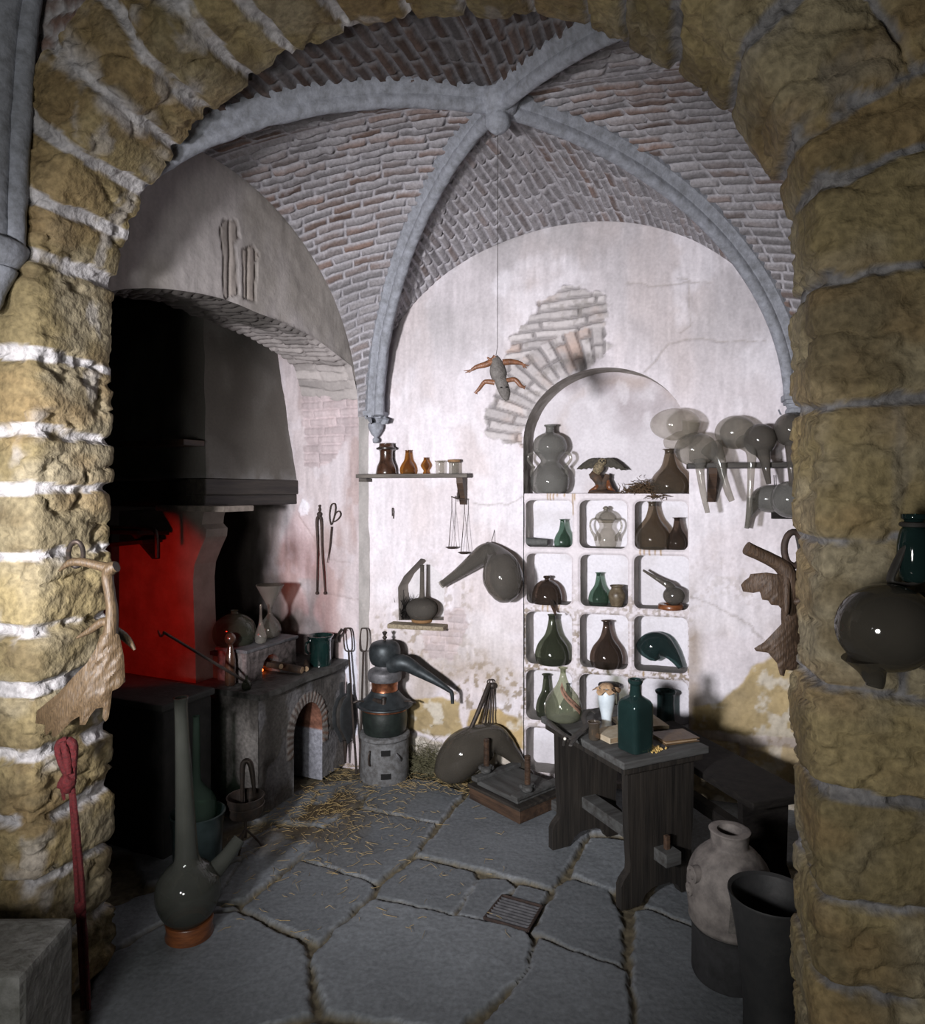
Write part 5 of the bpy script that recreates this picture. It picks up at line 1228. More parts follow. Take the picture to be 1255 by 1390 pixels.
# dry twigs spilling over the ledge
def twig(r_):
    px = r_.gauss(874, 13); q = NP(px, .06+r_.gauss(0, .025), TOPZ); zt = abs(r_.gauss(0, .030))*max(.1, 1-abs(px-872)/40)+.004
    if px > 884 and r_.random() < .35: q = NP(min(px, 903), -.005, TOPZ); zt = -.012+r_.uniform(-.01, .012)
    return (q[0], q[1], TOPZ+zt+.002), (r_.gauss(0, 1), r_.gauss(0, .6), r_.gauss(0, .35)), r_.uniform(.018, .045)
tag(strands('dried_herbs', 480, twig, .0019, herbm, 12, 4), 'heap of brown dried herbs spilling over the niche ledge', 'herbs', kind='stuff')
vessel('pear_bottle', 'brown pear-shaped bottle at the right end of the arched niche', 'bottle', pear(.100, .236, .24, .34, .22, .72), g_brown, NP(908, .060, TOPZ+NI), 'pear-shaped bottles in the niche')

def CP(px, d, r): return NP(px, d, cellz(r))
# row 1
vessel('green_bottle', 'small green glass bottle in the top left pigeonhole', 'bottle', pear(.046, .152, .26, .36, .22, .75), g_green, CP(763, .06, 0), 'green bottles in the pigeonholes')
g = G().tube([(-.075, 0, .026), (.04, .0, .022)], [.023, .018], 20).lathe([(.019, -.001), (.024, .002), (.022, .012), (.016, .02), (.009, .012), (.009, .0)], (-.082, 0, .026), 20, RY(PI/2))
o = mk('paper_roll', g, pmat('grey_roll', (.11, .115, .11), (.06, .062, .06), 18, .8, bump=.4)); o.location = CP(733, .05, 0); o.rotation_euler = (0, 0, WANG+.05); tag(o, 'dusty grey rolled-up sheet sticking out of the top left pigeonhole', 'scroll')
gh = thing('alembic_vessel', 'clear glass vessel with domed lid and two big looped handles, top middle pigeonhole', 'vessel', CP(822, .075, 0), WANG)
mk('body', glass_lathe([(0, .004), (.045, 0), (.058, .02), (.060, .05), (.050, .085), (.036, .105), (.036, .125), (.052, .150)]), g_clear, gh)
mk('dome', glass_lathe([(.054, .150), (.060, .158), (.055, .175), (.038, .192), (.018, .200), (.012, .206), (.018, .212), (.012, .222), (.004, .226)]), g_smoke, gh)
for sg_ in (-1, 1): mk('handle', G().tube([(sg_*.050, 0, .158), (sg_*.075, -.005, .15), (sg_*.084, -.005, .12), (sg_*.074, -.005, .085), (sg_*.058, 0, .060), (sg_*.056, 0, .035)], [.007, .0055, .0055, .0065, .010, .007], 12, 6), g_smoke, gh)
vessel('pear_bottle', 'tall brown pear-shaped bottle in the top right pigeonhole', 'bottle', pear(.093, .252, .22, .27, .26, .72), g_brown, CP(885, .055, 0), 'pear-shaped bottles in the niche')
vessel('pear_bottle', 'small near-black bottle at the right edge of the top right pigeonhole', 'bottle', pear(.054, .168, .28, .42, .25, .7), g_brownd, CP(918.5, .05, 0), 'pear-shaped bottles in the niche')
# row 2
dh = thing('alembic_dome', 'brown glass dome with a drooping spout in the second row left pigeonhole', 'alembic', CP(742, .06, 1), WANG)
mk('dome', glass_lathe([(.078, 0), (.083, .012), (.082, .05), (.066, .095), (.035, .122), (.016, .128), (.012, .134), (.02, .142), (.018, .15)]), g_brownd, dh)
mk('spout', G().tube([(.035, -.068, .02), (.05, -.10, -.005), (.066, -.118, -.045)], [.017, .011, .006], 14, 5), g_brownd, dh)
vessel('green_bottle', 'pale green pear-shaped bottle in the middle of the second row', 'bottle', pear(.055, .176, .22, .32, .22, .72), g_green, CP(812, .075, 1), 'green bottles in the pigeonholes')
vessel('clay_jar', 'squat tan glazed jar beside the pale green bottle', 'jar', [(0, .004), (.028, 0), (.034, .01), (.045, .045), (.044, .07), (.032, .092), (.030, .10), (.037, .108), (.037, .112)], jar_tan, CP(837, .06, 1))
sr = thing('small_retort', 'little grey retort with long beak resting on a wooden ring in the second row', 'retort', CP(911, .05, 1), WANG)
mk('body', G().ball((0.012, 0, .070), (.056, .05, .050), 16), g_greyd, sr)
mk('neck', G().tube([(.0, 0, .100), (-.012, 0, .122), (-.040, -.0, .138), (-.09, 0, .166), (-.145, -.005, .200)], [.030, .023, .016, .010, .006], 16, 6), g_greyd, sr)
o = mk('ring_stand', G().lathe([(.03, 0), (.064, 0), (.066, .004), (.064, .022), (.060, .026), (.036, .026), (.03, 0)], seg=32), wood_ring); o.location = CP(910, .05, 1); tag(o, 'reddish wooden ring under the small retort in the second row', 'ring stand')
# row 3
vessel('pear_bottle', 'large dark green pear-shaped flask in the third row left pigeonhole', 'bottle', pear(.094, .270, .21, .26, .22, .68), g_greend, CP(749, .052, 2), 'pear-shaped bottles in the niche')
vessel('pear_bottle', 'dark reddish brown flask in the third row middle pigeonhole', 'bottle', pear(.088, .250, .20, .30, .24, .70), g_brownd, CP(822.5, .060, 2), 'pear-shaped bottles in the niche')
trt = thing('teal_retort', 'teal glass retort lying in the third row right pigeonhole', 'retort', CP(890, .075, 2), WANG)
mk('body', G().tube([(-.070, 0, .07), (-.062, 0, .08), (-.045, 0, .098), (-.01, 0, .125), (.03, 0, .128), (.07, 0, .098), (.10, 0, .060), (.125, -.0, .018)], [.018, .052, .070, .074, .064, .042, .026, .014], 26, 7), g_teal, trt)
# row 4
vessel('green_bottle', 'slender dark green bottle behind the labelled flask, fourth row', 'bottle', pear(.058, .235, .28, .40, .22, .7), g_greend, CP(741, .10, 3), 'green bottles in the pigeonholes')
vessel('green_bottle', 'near-black small bottle right of the labelled flask, fourth row', 'bottle', pear(.052, .205, .2, .26, .25, .7), g_teald, CP(771, .05, 3), 'green bottles in the pigeonholes')
lt_ = thing('lantern', 'small dark metal lantern behind the white jar, fourth row middle', 'lantern', CP(826, .075, 3), WANG)
mk('base', G().lathe([(0, 0), (.05, 0), (.052, .01), (.04, .03), (.04, .09), (.045, .095), (0, .095)], seg=24), iron, lt_)
g = G()
for a in np.linspace(0, 2*PI, 4, endpoint=False): g.tube([(.036*math.cos(a+.5), .036*math.sin(a+.5), .09), (.036*math.cos(a+.5), .036*math.sin(a+.5), .20)], .005, 8)
mk('posts', g, iron, lt_); mk('cap', G().lathe([(0, .19), (.05, .196), (.058, .205), (.055, .212), (0, .22)], seg=28), iron, lt_)
vessel('teal_beaker', 'tall teal glass cylinder in the fourth row right pigeonhole', 'beaker', [(0, .004), (.048, 0), (.053, .008), (.047, .05), (.044, .12), (.045, .180), (.052, .192), (.054, .202), (.050, .205)], g_teal, CP(903, .06, 3))

# ------------------------------------------------------------------ right-hand shelf with alembic heads
sa, sb = ws(931, 632)[0], ws(1125, 632)[0]; RZs = wl(1000, 629, -.09).z
rs = thing('wall_shelf', 'dark rough plank shelf high on the right carrying glass alembic heads', 'shelf', tuple(WP((sa+sb)/2, RZs)), WANG)
mk('board', G().box((0, -.10, -.012), (sb-sa, .20, .024), bev=.003), wood_darkx, rs, smooth=False, noise=.003, nscale=16)
mk('bracket', G().prism([(0, 0), (-.17, 0), (-.16, -.03), (-.03, -.17), (0, -.17)], -.020, .020, Matrix(((0,0,1),(1,0,0),(0,1,0))), (-(sb-sa)/2+.12, 0, -.024)), wood_brown, rs, smooth=False)
mk('bracket', G().prism([(0, 0), (-.17, 0), (-.16, -.03), (-.03, -.17), (0, -.17)], -.020, .020, Matrix(((0,0,1),(1,0,0),(0,1,0))), ((sb-sa)/2-.13, 0, -.024)), wood_brown, rs, smooth=False)
def head(label, cpx, cpy, rw, rh, d, legs, mat, name='glass_alembic'):
    o = thing(name, label, 'alembic', (0, 0, 0), 0, 'glass alembics on the right-hand shelf'); c = wl(cpx, cpy, d); k = c.y/F
    M = RZ(WANG)
    mk('bulb', G().ball(tuple(c), (rw*k, min(rw, rh)*k, rh*k), 18, M), mat, o)
    for lg in legs:
        mk('spout', G().tube([tuple(wl(px, py, dd)) for px, py, dd, r in lg], [r*k*(1 if i_ == 0 else .78) for i_, (*_, r) in enumerate(lg)], 18, 6), mat, o)
    return o
D_ = -.12
head('pale clear glass bulb head arched over the others at the shelf\'s left end', 916, 576, 33, 22, -.14, [[(938, 572, -.14, 12), (934, 590, -.13, 13), (921, 598, -.12, 16), (902, 602, -.10, 8)]], g_clear)
head('clear bulb head with two long spouts hanging down at the left end of the shelf', 944, 610, 28, 23, -.17, [[(950, 625, -.21, 9), (950, 640, -.225, 7), (954, 668, -.225, 5.5), (960, 696, -.22, 4)], [(965, 607, -.18, 15), (976, 624, -.21, 11), (981, 645, -.222, 6.5), (988, 668, -.222, 6), (993, 680, -.22, 5)]], g_smoke)
head('large pale bulb head second from the left with a spout down behind the shelf', 998, 587, 27, 23, -.11, [[(1008, 600, -.11, 10), (1019, 612, -.20, 9), (1019, 640, -.215, 6), (1017, 680, -.215, 5), (1014, 715, -.21, 4)]], g_smoke)
head('smaller dark grey bulb head in the middle of the shelf', 1031, 597, 21, 22, -.16, [[(1034, 612, -.18, 11), (1038, 624, -.205, 9), (1040, 640, -.215, 6.5), (1043, 657, -.21, 4)]], g_greyd)
head('grey bulb head at the right end of the shelf next to the stone jamb', 1073, 583, 22, 23, -.15, [[(1073, 600, -.17, 8), (1073, 625, -.21, 7), (1074, 645, -.215, 5.5), (1074, 662, -.21, 4)]], g_greyd)
head('smoky flattened bulb hanging lower left below the right-hand shelf', 1046, 677, 26, 19, -.08, [[(1025, 680, -.08, 12), (1016, 700, -.08, 5), (1013, 717, -.07, 4)]], g_grey)
head('round grey bulb hanging below the shelf nearest the stone jamb', 1071, 678, 24, 25, -.16, [[(1084, 695, -.13, 9), (1088, 715, -.12, 6), (1092, 735, -.10, 4)]], g_grey)
g = G().tube([tuple(wl(1050, 645, -.03)), tuple(wl(1052, 690, -.03))], .002, 5).box(tuple(wl(1062, 700, -.05)), (.10, .05, .03), RZ(WANG))
tag(mk('wooden_peg', g, soot_shade_wood), 'dark wooden peg rest under the two bulbs below the shelf', 'peg')

# ------------------------------------------------------------------ large retort on the floor, leaning tools, hay side
br_ = thing('floor_retort', 'big dark grey retort lying on the flagstones against the back wall', 'retort', (0, 0, 0))
def PY(px, py, Y): return (xy(px, Y), Y, zz(py, Y))
mk('body', G().tube([PY(604, 1056, 3.77), PY(607, 1050, 3.77), PY(616, 1038, 3.775), PY(630, 1022, 3.785), PY(650, 1010, 3.80), PY(668, 1003, 3.81), PY(682, 1010, 3.82), PY(694, 1022, 3.83), PY(710, 1040, 3.83), PY(722, 1052, 3.82)],
   [.055, .082, .108, .118, .106, .082, .063, .045, .024, .015], 36, 8), g_front, br_)
cl = thing('long_tongs', 'long iron tongs and rods tied at the top, leaning on the back wall', 'tongs', (0, 0, 0))
tp = Vector(wl(664, 928, -.035))
mk('rod', G().tube([tuple(tp), PY(648, 968, 3.80), PY(632, 1004, 3.79)], [.014, .013, .011], 10, 3), iron, cl)
for (px, py, Y, r) in ((650, 1004, 3.83, .004), (655, 1000, 3.84, .004), (663, 1006, 3.84, .005), (668, 1010, 3.82, .004)):
    mk('rod', G().tube([tuple(tp+Vector(((px-656)*.0012+.01, 0, -.005))), PY(px, py, Y)], [r, r], 8), iron, cl)
mk('ring', G().tube([(tp.x+.016*math.cos(a)+.004, tp.y-.005, tp.z+.010+.014*math.sin(a)) for a in np.linspace(0, 2*PI, 16, endpoint=False)], .0035, 6, closed=True), iron, cl)
mk('clasp', G().ball(tuple(tp+Vector((.018, 0, -.012))), (.02, .014, .018), 10), iron, cl)

# ------------------------------------------------------------------ book press
bp_ = thing('book_press', 'low wooden screw press with two threaded posts lying on the floor', 'press', (*fl(705, 1119)[:2], 0), math.atan2(.36, -.33)-PI+PI)
pa = math.atan2(fl(629, 1080).y-fl(705, 1119).y, fl(629, 1080).x-fl(705, 1119).x)
bp_.rotation_euler = (0, 0, pa)
LX, LY = .37, -.33           # along the front-left edge; towards the back right
mk('base', G().box((LX/2, LY/2, .030), (LX, -LY, .060), bev=.004), wood_brown, bp_, smooth=False, noise=.002)
mk('base_top', G().box((LX/2, LY/2, .068), (LX+.01, -LY+.01, .014), bev=.003), wood_darkx, bp_, smooth=False)
mk('platen', G().box((LX/2-.0, LY/2, .088), (LX*.80, -LY*.86, .024), bev=.004), wood_dusty, bp_, smooth=False, noise=.002)
for x in (.045, .335): mk('batten', G().box((x, LY/2, .108), (.045, -LY*.98, .022), bev=.006), wood_dusty, bp_, smooth=False)
for nm, x in (('screw', .345), ('screw', .045)):
    y = -.10
    g = G(); h = .20; p = []
    for k in range(0, 90): z = .09+h*k/89; p.append((.0125+.0028*(1 if k % 3 else -1), z))
    g.lathe([(0, .09)]+p+[(.009, .09+h+.004), (0, .09+h+.006)], (x, y, 0), 18); s_ = mk(nm, g, wood_brown, bp_)
    g = G()
    for a in (0.4, 2.5, 4.6): g.ball((.024*math.cos(a), .024*math.sin(a), 0), (.022, .022, .016), 8)
    g.lathe([(.0, -.016), (.03, -.016), (.03, .016), (0, .016)], (0, 0, 0), 16); nt_o = mk('nut', g, wood_dusty, s_); nt_o.location = (x, y, .137)
bw = fl(742, 1108); mk('foot_block', G().box((-.03, -.27, .03), (.06, .10, .05), bev=.006), wood_dusty, bp_, smooth=False)

# ------------------------------------------------------------------ trestle table
TZ = .577; T0 = fl(846, 1036, TZ); TA = math.atan2(.416, .909)
tbx = thing('trestle_table', 'dark oak trestle table with slab legs in front of the pigeonholes', 'table', (T0.x, T0.y, 0), TA)
# local x = across (to the right), local y = away
TL, TW = .60, .42
mk('tabletop', G().box((TW/2, TL/2, TZ-.014), (TW, TL, .028), bev=.005), wood_dusty, tbx, smooth=False, noise=.002, nscale=12)
mk('edge_moulding', G().box((TW/2, TL/2, TZ-.042), (TW-.03, TL-.03, .028), bev=.004), wood_dark, tbx, smooth=False)
def slab(y, th=.035):
    c = TW/2; w = TW/2-.03; g = G()
    pts = [(c-w+.015, TZ-.05), (c-w+.02, .30), (c-w+.03, .17), (c-w+.028, .14), (c-w-.002, .11), (c-w-.012, .09), (c-w-.012, 0), (c-.10, 0), (c-.08, .035), (c-.04, .055), (c+.04, .055), (c+.08, .035), (c+.10, 0), (c+w+.012, 0), (c+w+.012, .09), (c+w+.002, .11), (c+w-.028, .14), (c+w-.03, .17), (c+w-.02, .30), (c+w-.015, TZ-.05)]
    g.prism(pts, y, y+th, Matrix(((1,0,0),(0,0,1),(0,1,0)))); return g
for y in (.035, TL-.075): mk('leg', slab(y), wood_dark, tbx, smooth=False)
mk('stretcher', G().box((TW/2, TL/2-.01, .185), (.045+.03, TL+.05, .05), bev=.004), wood_dusty, tbx, smooth=False)
mk('wedge', G().box((TW/2, .005, .225), (.02, .018, .075), bev=.004), wood_brown, tbx, smooth=False)
def TT_(px, py, z=TZ): p = fl(px, py, z); return (p.x, p.y, z+.001)
# labelled flask
lf = thing('labelled_flask', 'pale green-grey pear flask with a slanting brown parchment label on the table corner', 'flask', TT_(764, 977))
prf = pear(.082, .232, .16, .25, .27, .62); mk('body', glass_lathe(prf, seg=48), g_olive, lf)
# parchment strip following the belly
sp = sprof(prf, 8); zs_ = [z for r, z in sp]; rs_ = [r for r, z in sp]
def rad_at(z): return float(np.interp(z, zs_, rs_))
lblA = G(); ink = G(); nn_ = 26; vv = []; 
def lbl_pt(t, w, off):
    z = .162-.112*t+w*.9; a = -PI/2-.45+1.45*t+w*6.5*.9; r = rad_at(max(z, .004))+off; return (r*math.cos(a), r*math.sin(a), z)
nw = 5
for i in range(nn_+1):
    for j in range(nw+1): vv.append(lbl_pt(i/nn_, -.014+.028*j/nw, .0016))
m1 = nw+1; lblA.add(vv, [(i*m1+j, (i+1)*m1+j, (i+1)*m1+j+1, i*m1+j+1) for i in range(nn_) for j in range(nw)])
for i in range(nn_+1):
    pass
lb = mk('label', lblA, red_label, lf); md = lb.modifiers.new('thickness', 'SOLIDIFY'); md.thickness = .0008
# handwriting: upright strokes in a row, pen-sized
r_ = random.Random(5)
for i in range(17):
    t = .08+.84*i/16; h = r_.choice([.006, .009, .011]); w0 = -.005
    ink.tube([lbl_pt(t, w0, .0034), lbl_pt(t+.012*r_.uniform(-1, 1), w0+h, .0034)], .0010, 4)
    if r_.random() < .6: ink.tube([lbl_pt(t, w0+h*.9, .0034), lbl_pt(t+.03, w0+h*.7*r_.random(), .0034)], .0008, 4)
mk('writing', ink, inkm, lb)
# hide strap over the far corner with a bone button
tr = thing('leather_strap', 'curling black leather strap with a white button on the table edge', 'strap', (0, 0, 0))
def TQ(px, py, z): p = fl(px, py, z); return (p.x, p.y, z)
mk('strap', G().tube([TQ(806, 975, TZ+.035), TQ(797, 985, TZ+.03), TQ(786, 994, TZ+.015), TQ(776, 1002, TZ+.012), TQ(768, 1000, TZ+.01), TQ(765, 1012, TZ-.03)], [.007, .012, .014, .013, .012, .008], 10, 6, flat=.45)
   .tube([TQ(808, 968, TZ+.05), TQ(800, 964, TZ+.06), TQ(792, 972, TZ+.045), TQ(795, 988, TZ+.02), TQ(782, 1000, TZ+.01), TQ(774, 1012, TZ+.008)], [.006, .010, .012, .012, .012, .008], 10, 6, flat=.45)
   .tube([TQ(744, 978, TZ+.012), TQ(756, 990, TZ+.012), TQ(766, 998, TZ+.012)], [.01, .013, .01], 8, 4, flat=.5), leather_black, tr)
q = Vector(TQ(767, 1001, TZ+.02)); mk('button', G().ball((q.x-.004, q.y-.016, q.z), (.006, .005, .006), 8), white_bone, tr)
# glazed mug, white jar with cloth cap
mg = vessel('glass_cup', 'small brownish glass cup in front of the white jar', 'cup', [(0, .004), (.018, 0), (.022, .01), (.022, .05), (.026, .068), (.027, .072)], g_brown, TT_(806, 1004))
bu = mk('cork_bung', G().lathe([(0, 0), (.012, .002), (.014, .012), (.008, .02), (0, .021)], seg=14), cork); bu.location = TT_(812, 1002); bu.rotation_euler = (0, 0, 0); tag(bu, 'brown cork lying in front of the white jar', 'cork')
wj = thing('white_jar', 'slim white glazed jar tied with a tan cloth cap on the table', 'jar', TT_(823, 990))
mk('body', G().lathe(sprof([(0, 0), (.024, 0), (.026, .006), (.021, .02), (.022, .05), (.032, .10), (.037, .135), (.034, .16), (.026, .172), (.028, .18), (0, .181)], 4), seg=36), white_glaze, wj)
cp = []
for i, (r, z) in enumerate([(0.0, .196), (.02, .194), (.030, .184), (.031, .176), (.038, .172), (.050, .164)]): cp.append((r, z))
g = G(); seg = 40; v = []
for i, (r, z) in enumerate(cp):
    for k in range(seg):
        a = 2*PI*k/seg; w = (i/5)**2; v.append((r*(1+.28*w*math.sin(a*5+1))*math.cos(a), r*(1+.28*w*math.sin(a*5+1))*math.sin(a), z+.008*w*math.sin(a*9)))
g.add(v, [(i*seg+k, i*seg+(k+1) % seg, (i+1)*seg+(k+1) % seg, (i+1)*seg+k) for i in range(5) for k in range(seg)])
cpo = mk('cloth_cap', g, cloth_tan, wj); cpo.modifiers.new('t', 'SOLIDIFY').thickness = .0015
mk('tie', G().tube([(.031*math.cos(a), .031*math.sin(a), .176) for a in np.linspace(0, 2*PI, 20, endpoint=False)], .002, 6, closed=True), stringm, wj)
# books
def book(name, label, c, w, h, t, rz, cov, open_=False):
    o = thing(name, label, 'book', c, rz)
    mk('pages', G().box((0, 0, t/2), (w*.96, h*.95, t*.82), bev=.001), paper_edge, o, smooth=False, noise=.0008, nscale=60)
    mk('cover', G().box((.001, 0, t*.05), (w, h, t*.1), bev=.0006).box((.001, 0, t*.95), (w, h, t*.1), bev=.0006).box((-w/2, 0, t/2), (t*.1, h, t), bev=.0006), cov, o, smooth=False, noise=.0008, nscale=30)
    return o
book('book', 'thick old book lying under the small glass cup', TT_(835, 1000), .15, .12, .022, TA+.05, paper)
op = thing('open_book', 'open parchment book lying between the white jar and teal cylinder', 'book', TT_(868, 984), TA-.25)
for sg_ in (-1, 1):
    v = []; n1_, n2_ = 10, 2
    for i in range(n1_+1):
        x = .10*i/n1_; z = .010+.012*math.sin(PI*min(1, x/.07)*.5)*(1-x/.16)
        for y in (-.075, .075): v += [(sg_*x, y, z), (sg_*x, y, .001)]
    f = []
    for i in range(n1_):
        b = 4*i; f += [(b, b+4, b+6, b+2), (b+1, b+3, b+7, b+5), (b, b+1, b+5, b+4), (b+2, b+6, b+7, b+3)]
    f.append((4*n1_, 4*n1_+1, 4*n1_+3, 4*n1_+2)); mk('page_block', G().add(v, f), paper, op, smooth=False)
nb = thing('notebook', 'brown leather-bound notebook lying at the right end of the table', 'book', TT_(915, 1003), TA-.12)
mk('pages', G().box((0, 0, .007), (.145, .10, .011), bev=.001), paper_edge, nb, smooth=False)
mk('cover', G().box((0, 0, .0145), (.16, .115, .004), bev=.0015).box((0, 0, .0015), (.16, .115, .003), bev=.001), leather_brown, nb, smooth=False, noise=.0015, nscale=25)
# square teal bottle
tbt = thing('square_bottle', 'tall dark teal square-shouldered bottle standing at the front table corner', 'bottle', TT_(862, 1018), TA+.1)
def sqlathe(prof, seg=48):
    g = G(); v = []
    for r, z, sq in prof:
        for k in range(seg):
            a = 2*PI*k/seg; ca, sa = math.cos(a), math.sin(a); e = 2+sq*4; rr = r/(abs(ca)**e+abs(sa)**e)**(1/e); v.append((rr*ca, rr*sa, z))
    n = len(prof); g.add(v, [(i*seg+k, i*seg+(k+1) % seg, (i+1)*seg+(k+1) % seg, (i+1)*seg+k) for i in range(n-1) for k in range(seg)]+[tuple(range(seg-1, -1, -1))]); return g
pr = [(.046, 0, 1), (.052, .004, 1), (.054, .02, 1), (.054, .17, 1), (.053, .185, .9), (.048, .196, .6), (.038, .205, .2), (.025, .215, 0), (.021, .235, 0), (.020, .255, 0), (.026, .262, 0), (.029, .268, 0), (.029, .276, 0), (.022, .279, 0), (.018, .272, 0), (.018, .22, 0), (.034, .20, .2), (.047, .18, .9), (.049, .02, 1), (.04, .008, 1)]
mk('body', sqlathe(pr), g_teald, tbt)
def crumb(r_):
    p = TT_(889+r_.gauss(0, 6), 1018+r_.gauss(0, 2)); return (p[0], p[1], TZ+.004), (r_.gauss(0, 1), r_.gauss(0, 1), r_.random()), .006
tag(strands('yellow_crystals', 70, crumb, .0035, gold, 5, 5), 'little heap of yellow crystals between the teal bottle and the notebook', 'crystals', kind='stuff')

# ------------------------------------------------------------------ bench, clay furnace, black pot at right
N0 = fl(1016, 1086, .43); ba = math.atan2(.30, .95)
bn_ = thing('bench', 'low black wooden bench in the shadow right of the table', 'bench', (N0.x, N0.y, 0), ba)
mk('seat', G().box((.13, .42, .416), (.27, .90, .03), bev=.005), soot_shade_wood, bn_, smooth=False)  # shadow beside the table is put into the bench's black colour
for y in (.06, .72):
    c = .13; g = G().prism([(c-.11, .40), (c-.10, .12), (c-.12, .07), (c-.12, 0), (c-.06, 0), (c-.03, .04), (c+.03, .04), (c+.06, 0), (c+.12, 0), (c+.12, .07), (c+.10, .12), (c+.11, .40)], y, y+.03, Matrix(((1,0,0),(0,0,1),(0,1,0))))
    mk('leg', g, soot_shade_wood, bn_, smooth=False)
mk('stretcher', G().box((.13, .40, .20), (.05, .80, .05), bev=.004), soot_shade_wood, bn_, smooth=False)
VX, VY = xy(990, 2.32), 2.32
fv = thing('clay_furnace', 'pale clay round furnace with a short neck on a dark base beside the table', 'furnace', (VX, VY, 0))
mk('base', G().lathe([(0, 0), (.118, 0), (.122, .01), (.120, .15), (.124, .165), (.10, .17)], seg=48), clay_dark, fv, noise=.002)
mk('body', G().lathe(sprof([(.118, .165), (.130, .18), (.131, .20), (.136, .25), (.135, .31), (.118, .365), (.085, .405), (.064, .42), (.060, .43), (.062, .462), (.066, .474), (.052, .477)], 4)+[(.040, .474), (.036, .42), (0, .40)], seg=52), clay, fv, noise=.002, nscale=18)
pa_ = math.atan2(-VY, -VX)
for da, z, r in ((-.95, .345, .026), (-1.10, .285, .020)):
    a = pa_+da; rr = .125; M = Matrix.Rotation(a, 3, 'Z') @ RY(PI/2)
    mk('port', G().lathe([(r*.5, .0), (r, .0), (r, .022), (r*1.05, .028), (r*.6, .030), (r*.5, .01)], (rr*math.cos(a)*.92, rr*math.sin(a)*.92, z), 20, M), clay, fv)
a0 = pa_+.12; t_ = G(); v = []
for rr in (.134, .146):
    for (aa, z) in ((-.10, .30), (.12, .30), (.19, .215), (-.15, .215)): v.append((rr*math.cos(a0+aa), rr*math.sin(a0+aa), z))
t_.add(v, [(0, 1, 2, 3), (7, 6, 5, 4), (0, 4, 5, 1), (1, 5, 6, 2), (2, 6, 7, 3), (3, 7, 4, 0)]); mk('door', t_, pmat('door_clay', (.12, .11, .10), (.06, .055, .05), 30, .9, bump=1), fv, smooth=False)
kp = thing('black_cauldron', 'large black open pot in the bottom right corner before the stone jamb', 'pot', (xy(1046, 2.03), 2.03, 0))
mk('body', G().lathe(sprof([(0, 0), (.07, 0), (.075, .01), (.078, .15), (.095, .30), (.112, .40), (.118, .425), (.118, .432)], 3)+[(.108, .425), (.085, .30), (.07, .15), (.06, .03), (0, .02)], seg=44), pmat('cauldron', (.018, .019, .02), (.03, .03, .03), 9, .6, bump=.3), kp)

# ------------------------------------------------------------------ hanging dried lizard
lz = thing('dried_lizard', 'dried lizard with orange-brown legs hanging head down from the vault boss', 'lizard', (0, 0, 0))
LYd = 2.74
def L3(px, py, dy=0): return (xy(px, LYd+dy), LYd+dy, zz(py, LYd+dy))
lb_ = mk('body', G().tube([L3(672, 483), L3(673, 489), L3(675, 500), L3(677, 510), L3(679, 516), L3(682, 524), L3(685, 533), L3(687, 540), L3(688, 544)], [.010, .020, .031, .032, .025, .024, .022, .014, .005], 22, 6, flat=.62, flatdir=(0, 1, 0)), lizardm, lz, noise=.0012, nscale=120)
mk('tail', G().tube([L3(672, 484), L3(669, 487), L3(665, 488), L3(661, 485)], [.010, .008, .006, .003], 10, 4), lizardleg, lz)
def leg(pts, rads, toes):
    g = G().tube([L3(*p) for p in pts], rads, 12, 6, flat=.8, flatdir=(0, 1, 0)); e = pts[-1]
    for t in toes: g.tube([L3(*e), L3((e[0]+t[0])/2, (e[1]+t[1])/2+.6), L3(*t)], [.0035, .0028, .001], 6, 3)
    return mk('leg', g, lizardleg, lz)
leg([(668, 491), (658, 495), (647, 498), (640, 502)], [.013, .012, .009, .006], [(629, 503), (631, 506), (636, 506)])
leg([(682, 492), (692, 491), (702, 492), (709, 494)], [.013, .012, .009, .006], [(718, 496), (715, 500), (711, 500), (713, 494)])
leg([(671, 519), (660, 518), (656, 520), (650, 528), (646, 532)], [.011, .009, .008, .007, .005], [(643, 532), (645, 535), (648, 535)])
leg([(685, 517), (697, 515), (702, 518), (706, 523), (711, 526)], [.010, .009, .009, .008, .005], [(713, 523), (712, 528)])
mk('eyes', G().ball(L3(679.5, 526, -.022), .003, 6).ball(L3(686.5, 525.5, -.022), .003, 6), black_void, lz)
o = mk('hanging_string', G().tube([(BOSS[0], BOSS[1], ZB-.155), L3(675, 470), L3(673, 482)], .0012, 6), stringm); tag(o, 'thin dark string running from the vault boss to the dried lizard', 'string')

# ------------------------------------------------------------------ antlers, rope, plinth, front retort
def TR(px, py, Y): return Vector((xy(px, Y), Y, zz(py, Y)))
an = thing('fallow_antler', 'tan palmate deer antler hanging upside down from a ring on the left jamb', 'antler', (0, 0, 0))
YA = 2.06
def A3(px, py, dy=0): return tuple(TR(px, py, YA+dy))
mk('beam', G().tube([A3(158, 769, .0), A3(151, 772), A3(146, 782), A3(149, 805), A3(152, 830), A3(150, 858), A3(146, 890)], [.020, .024, .020, .0185, .020, .024, .030], 16, 7, flat=.8), antler_tan, an, noise=.0015, nscale=50)
mk('brow_tine', G().tube([A3(150, 772), A3(134, 768), A3(112, 763), A3(95, 764), A3(80, 775)], [.018, .014, .013, .011, .003], 12, 6), antler_tan, an)
mk('side_tine', G().tube([A3(149, 845), A3(138, 845), A3(122, 856), A3(104, 866)], [.016, .013, .010, .003], 12, 6), antler_tan, an)
mk('back_tine', G().tube([A3(156, 858, .03), A3(168, 864, .05), A3(176, 872, .06), A3(183, 882, .06)], [.018, .013, .010, .004], 12, 6), antler_tan, an)
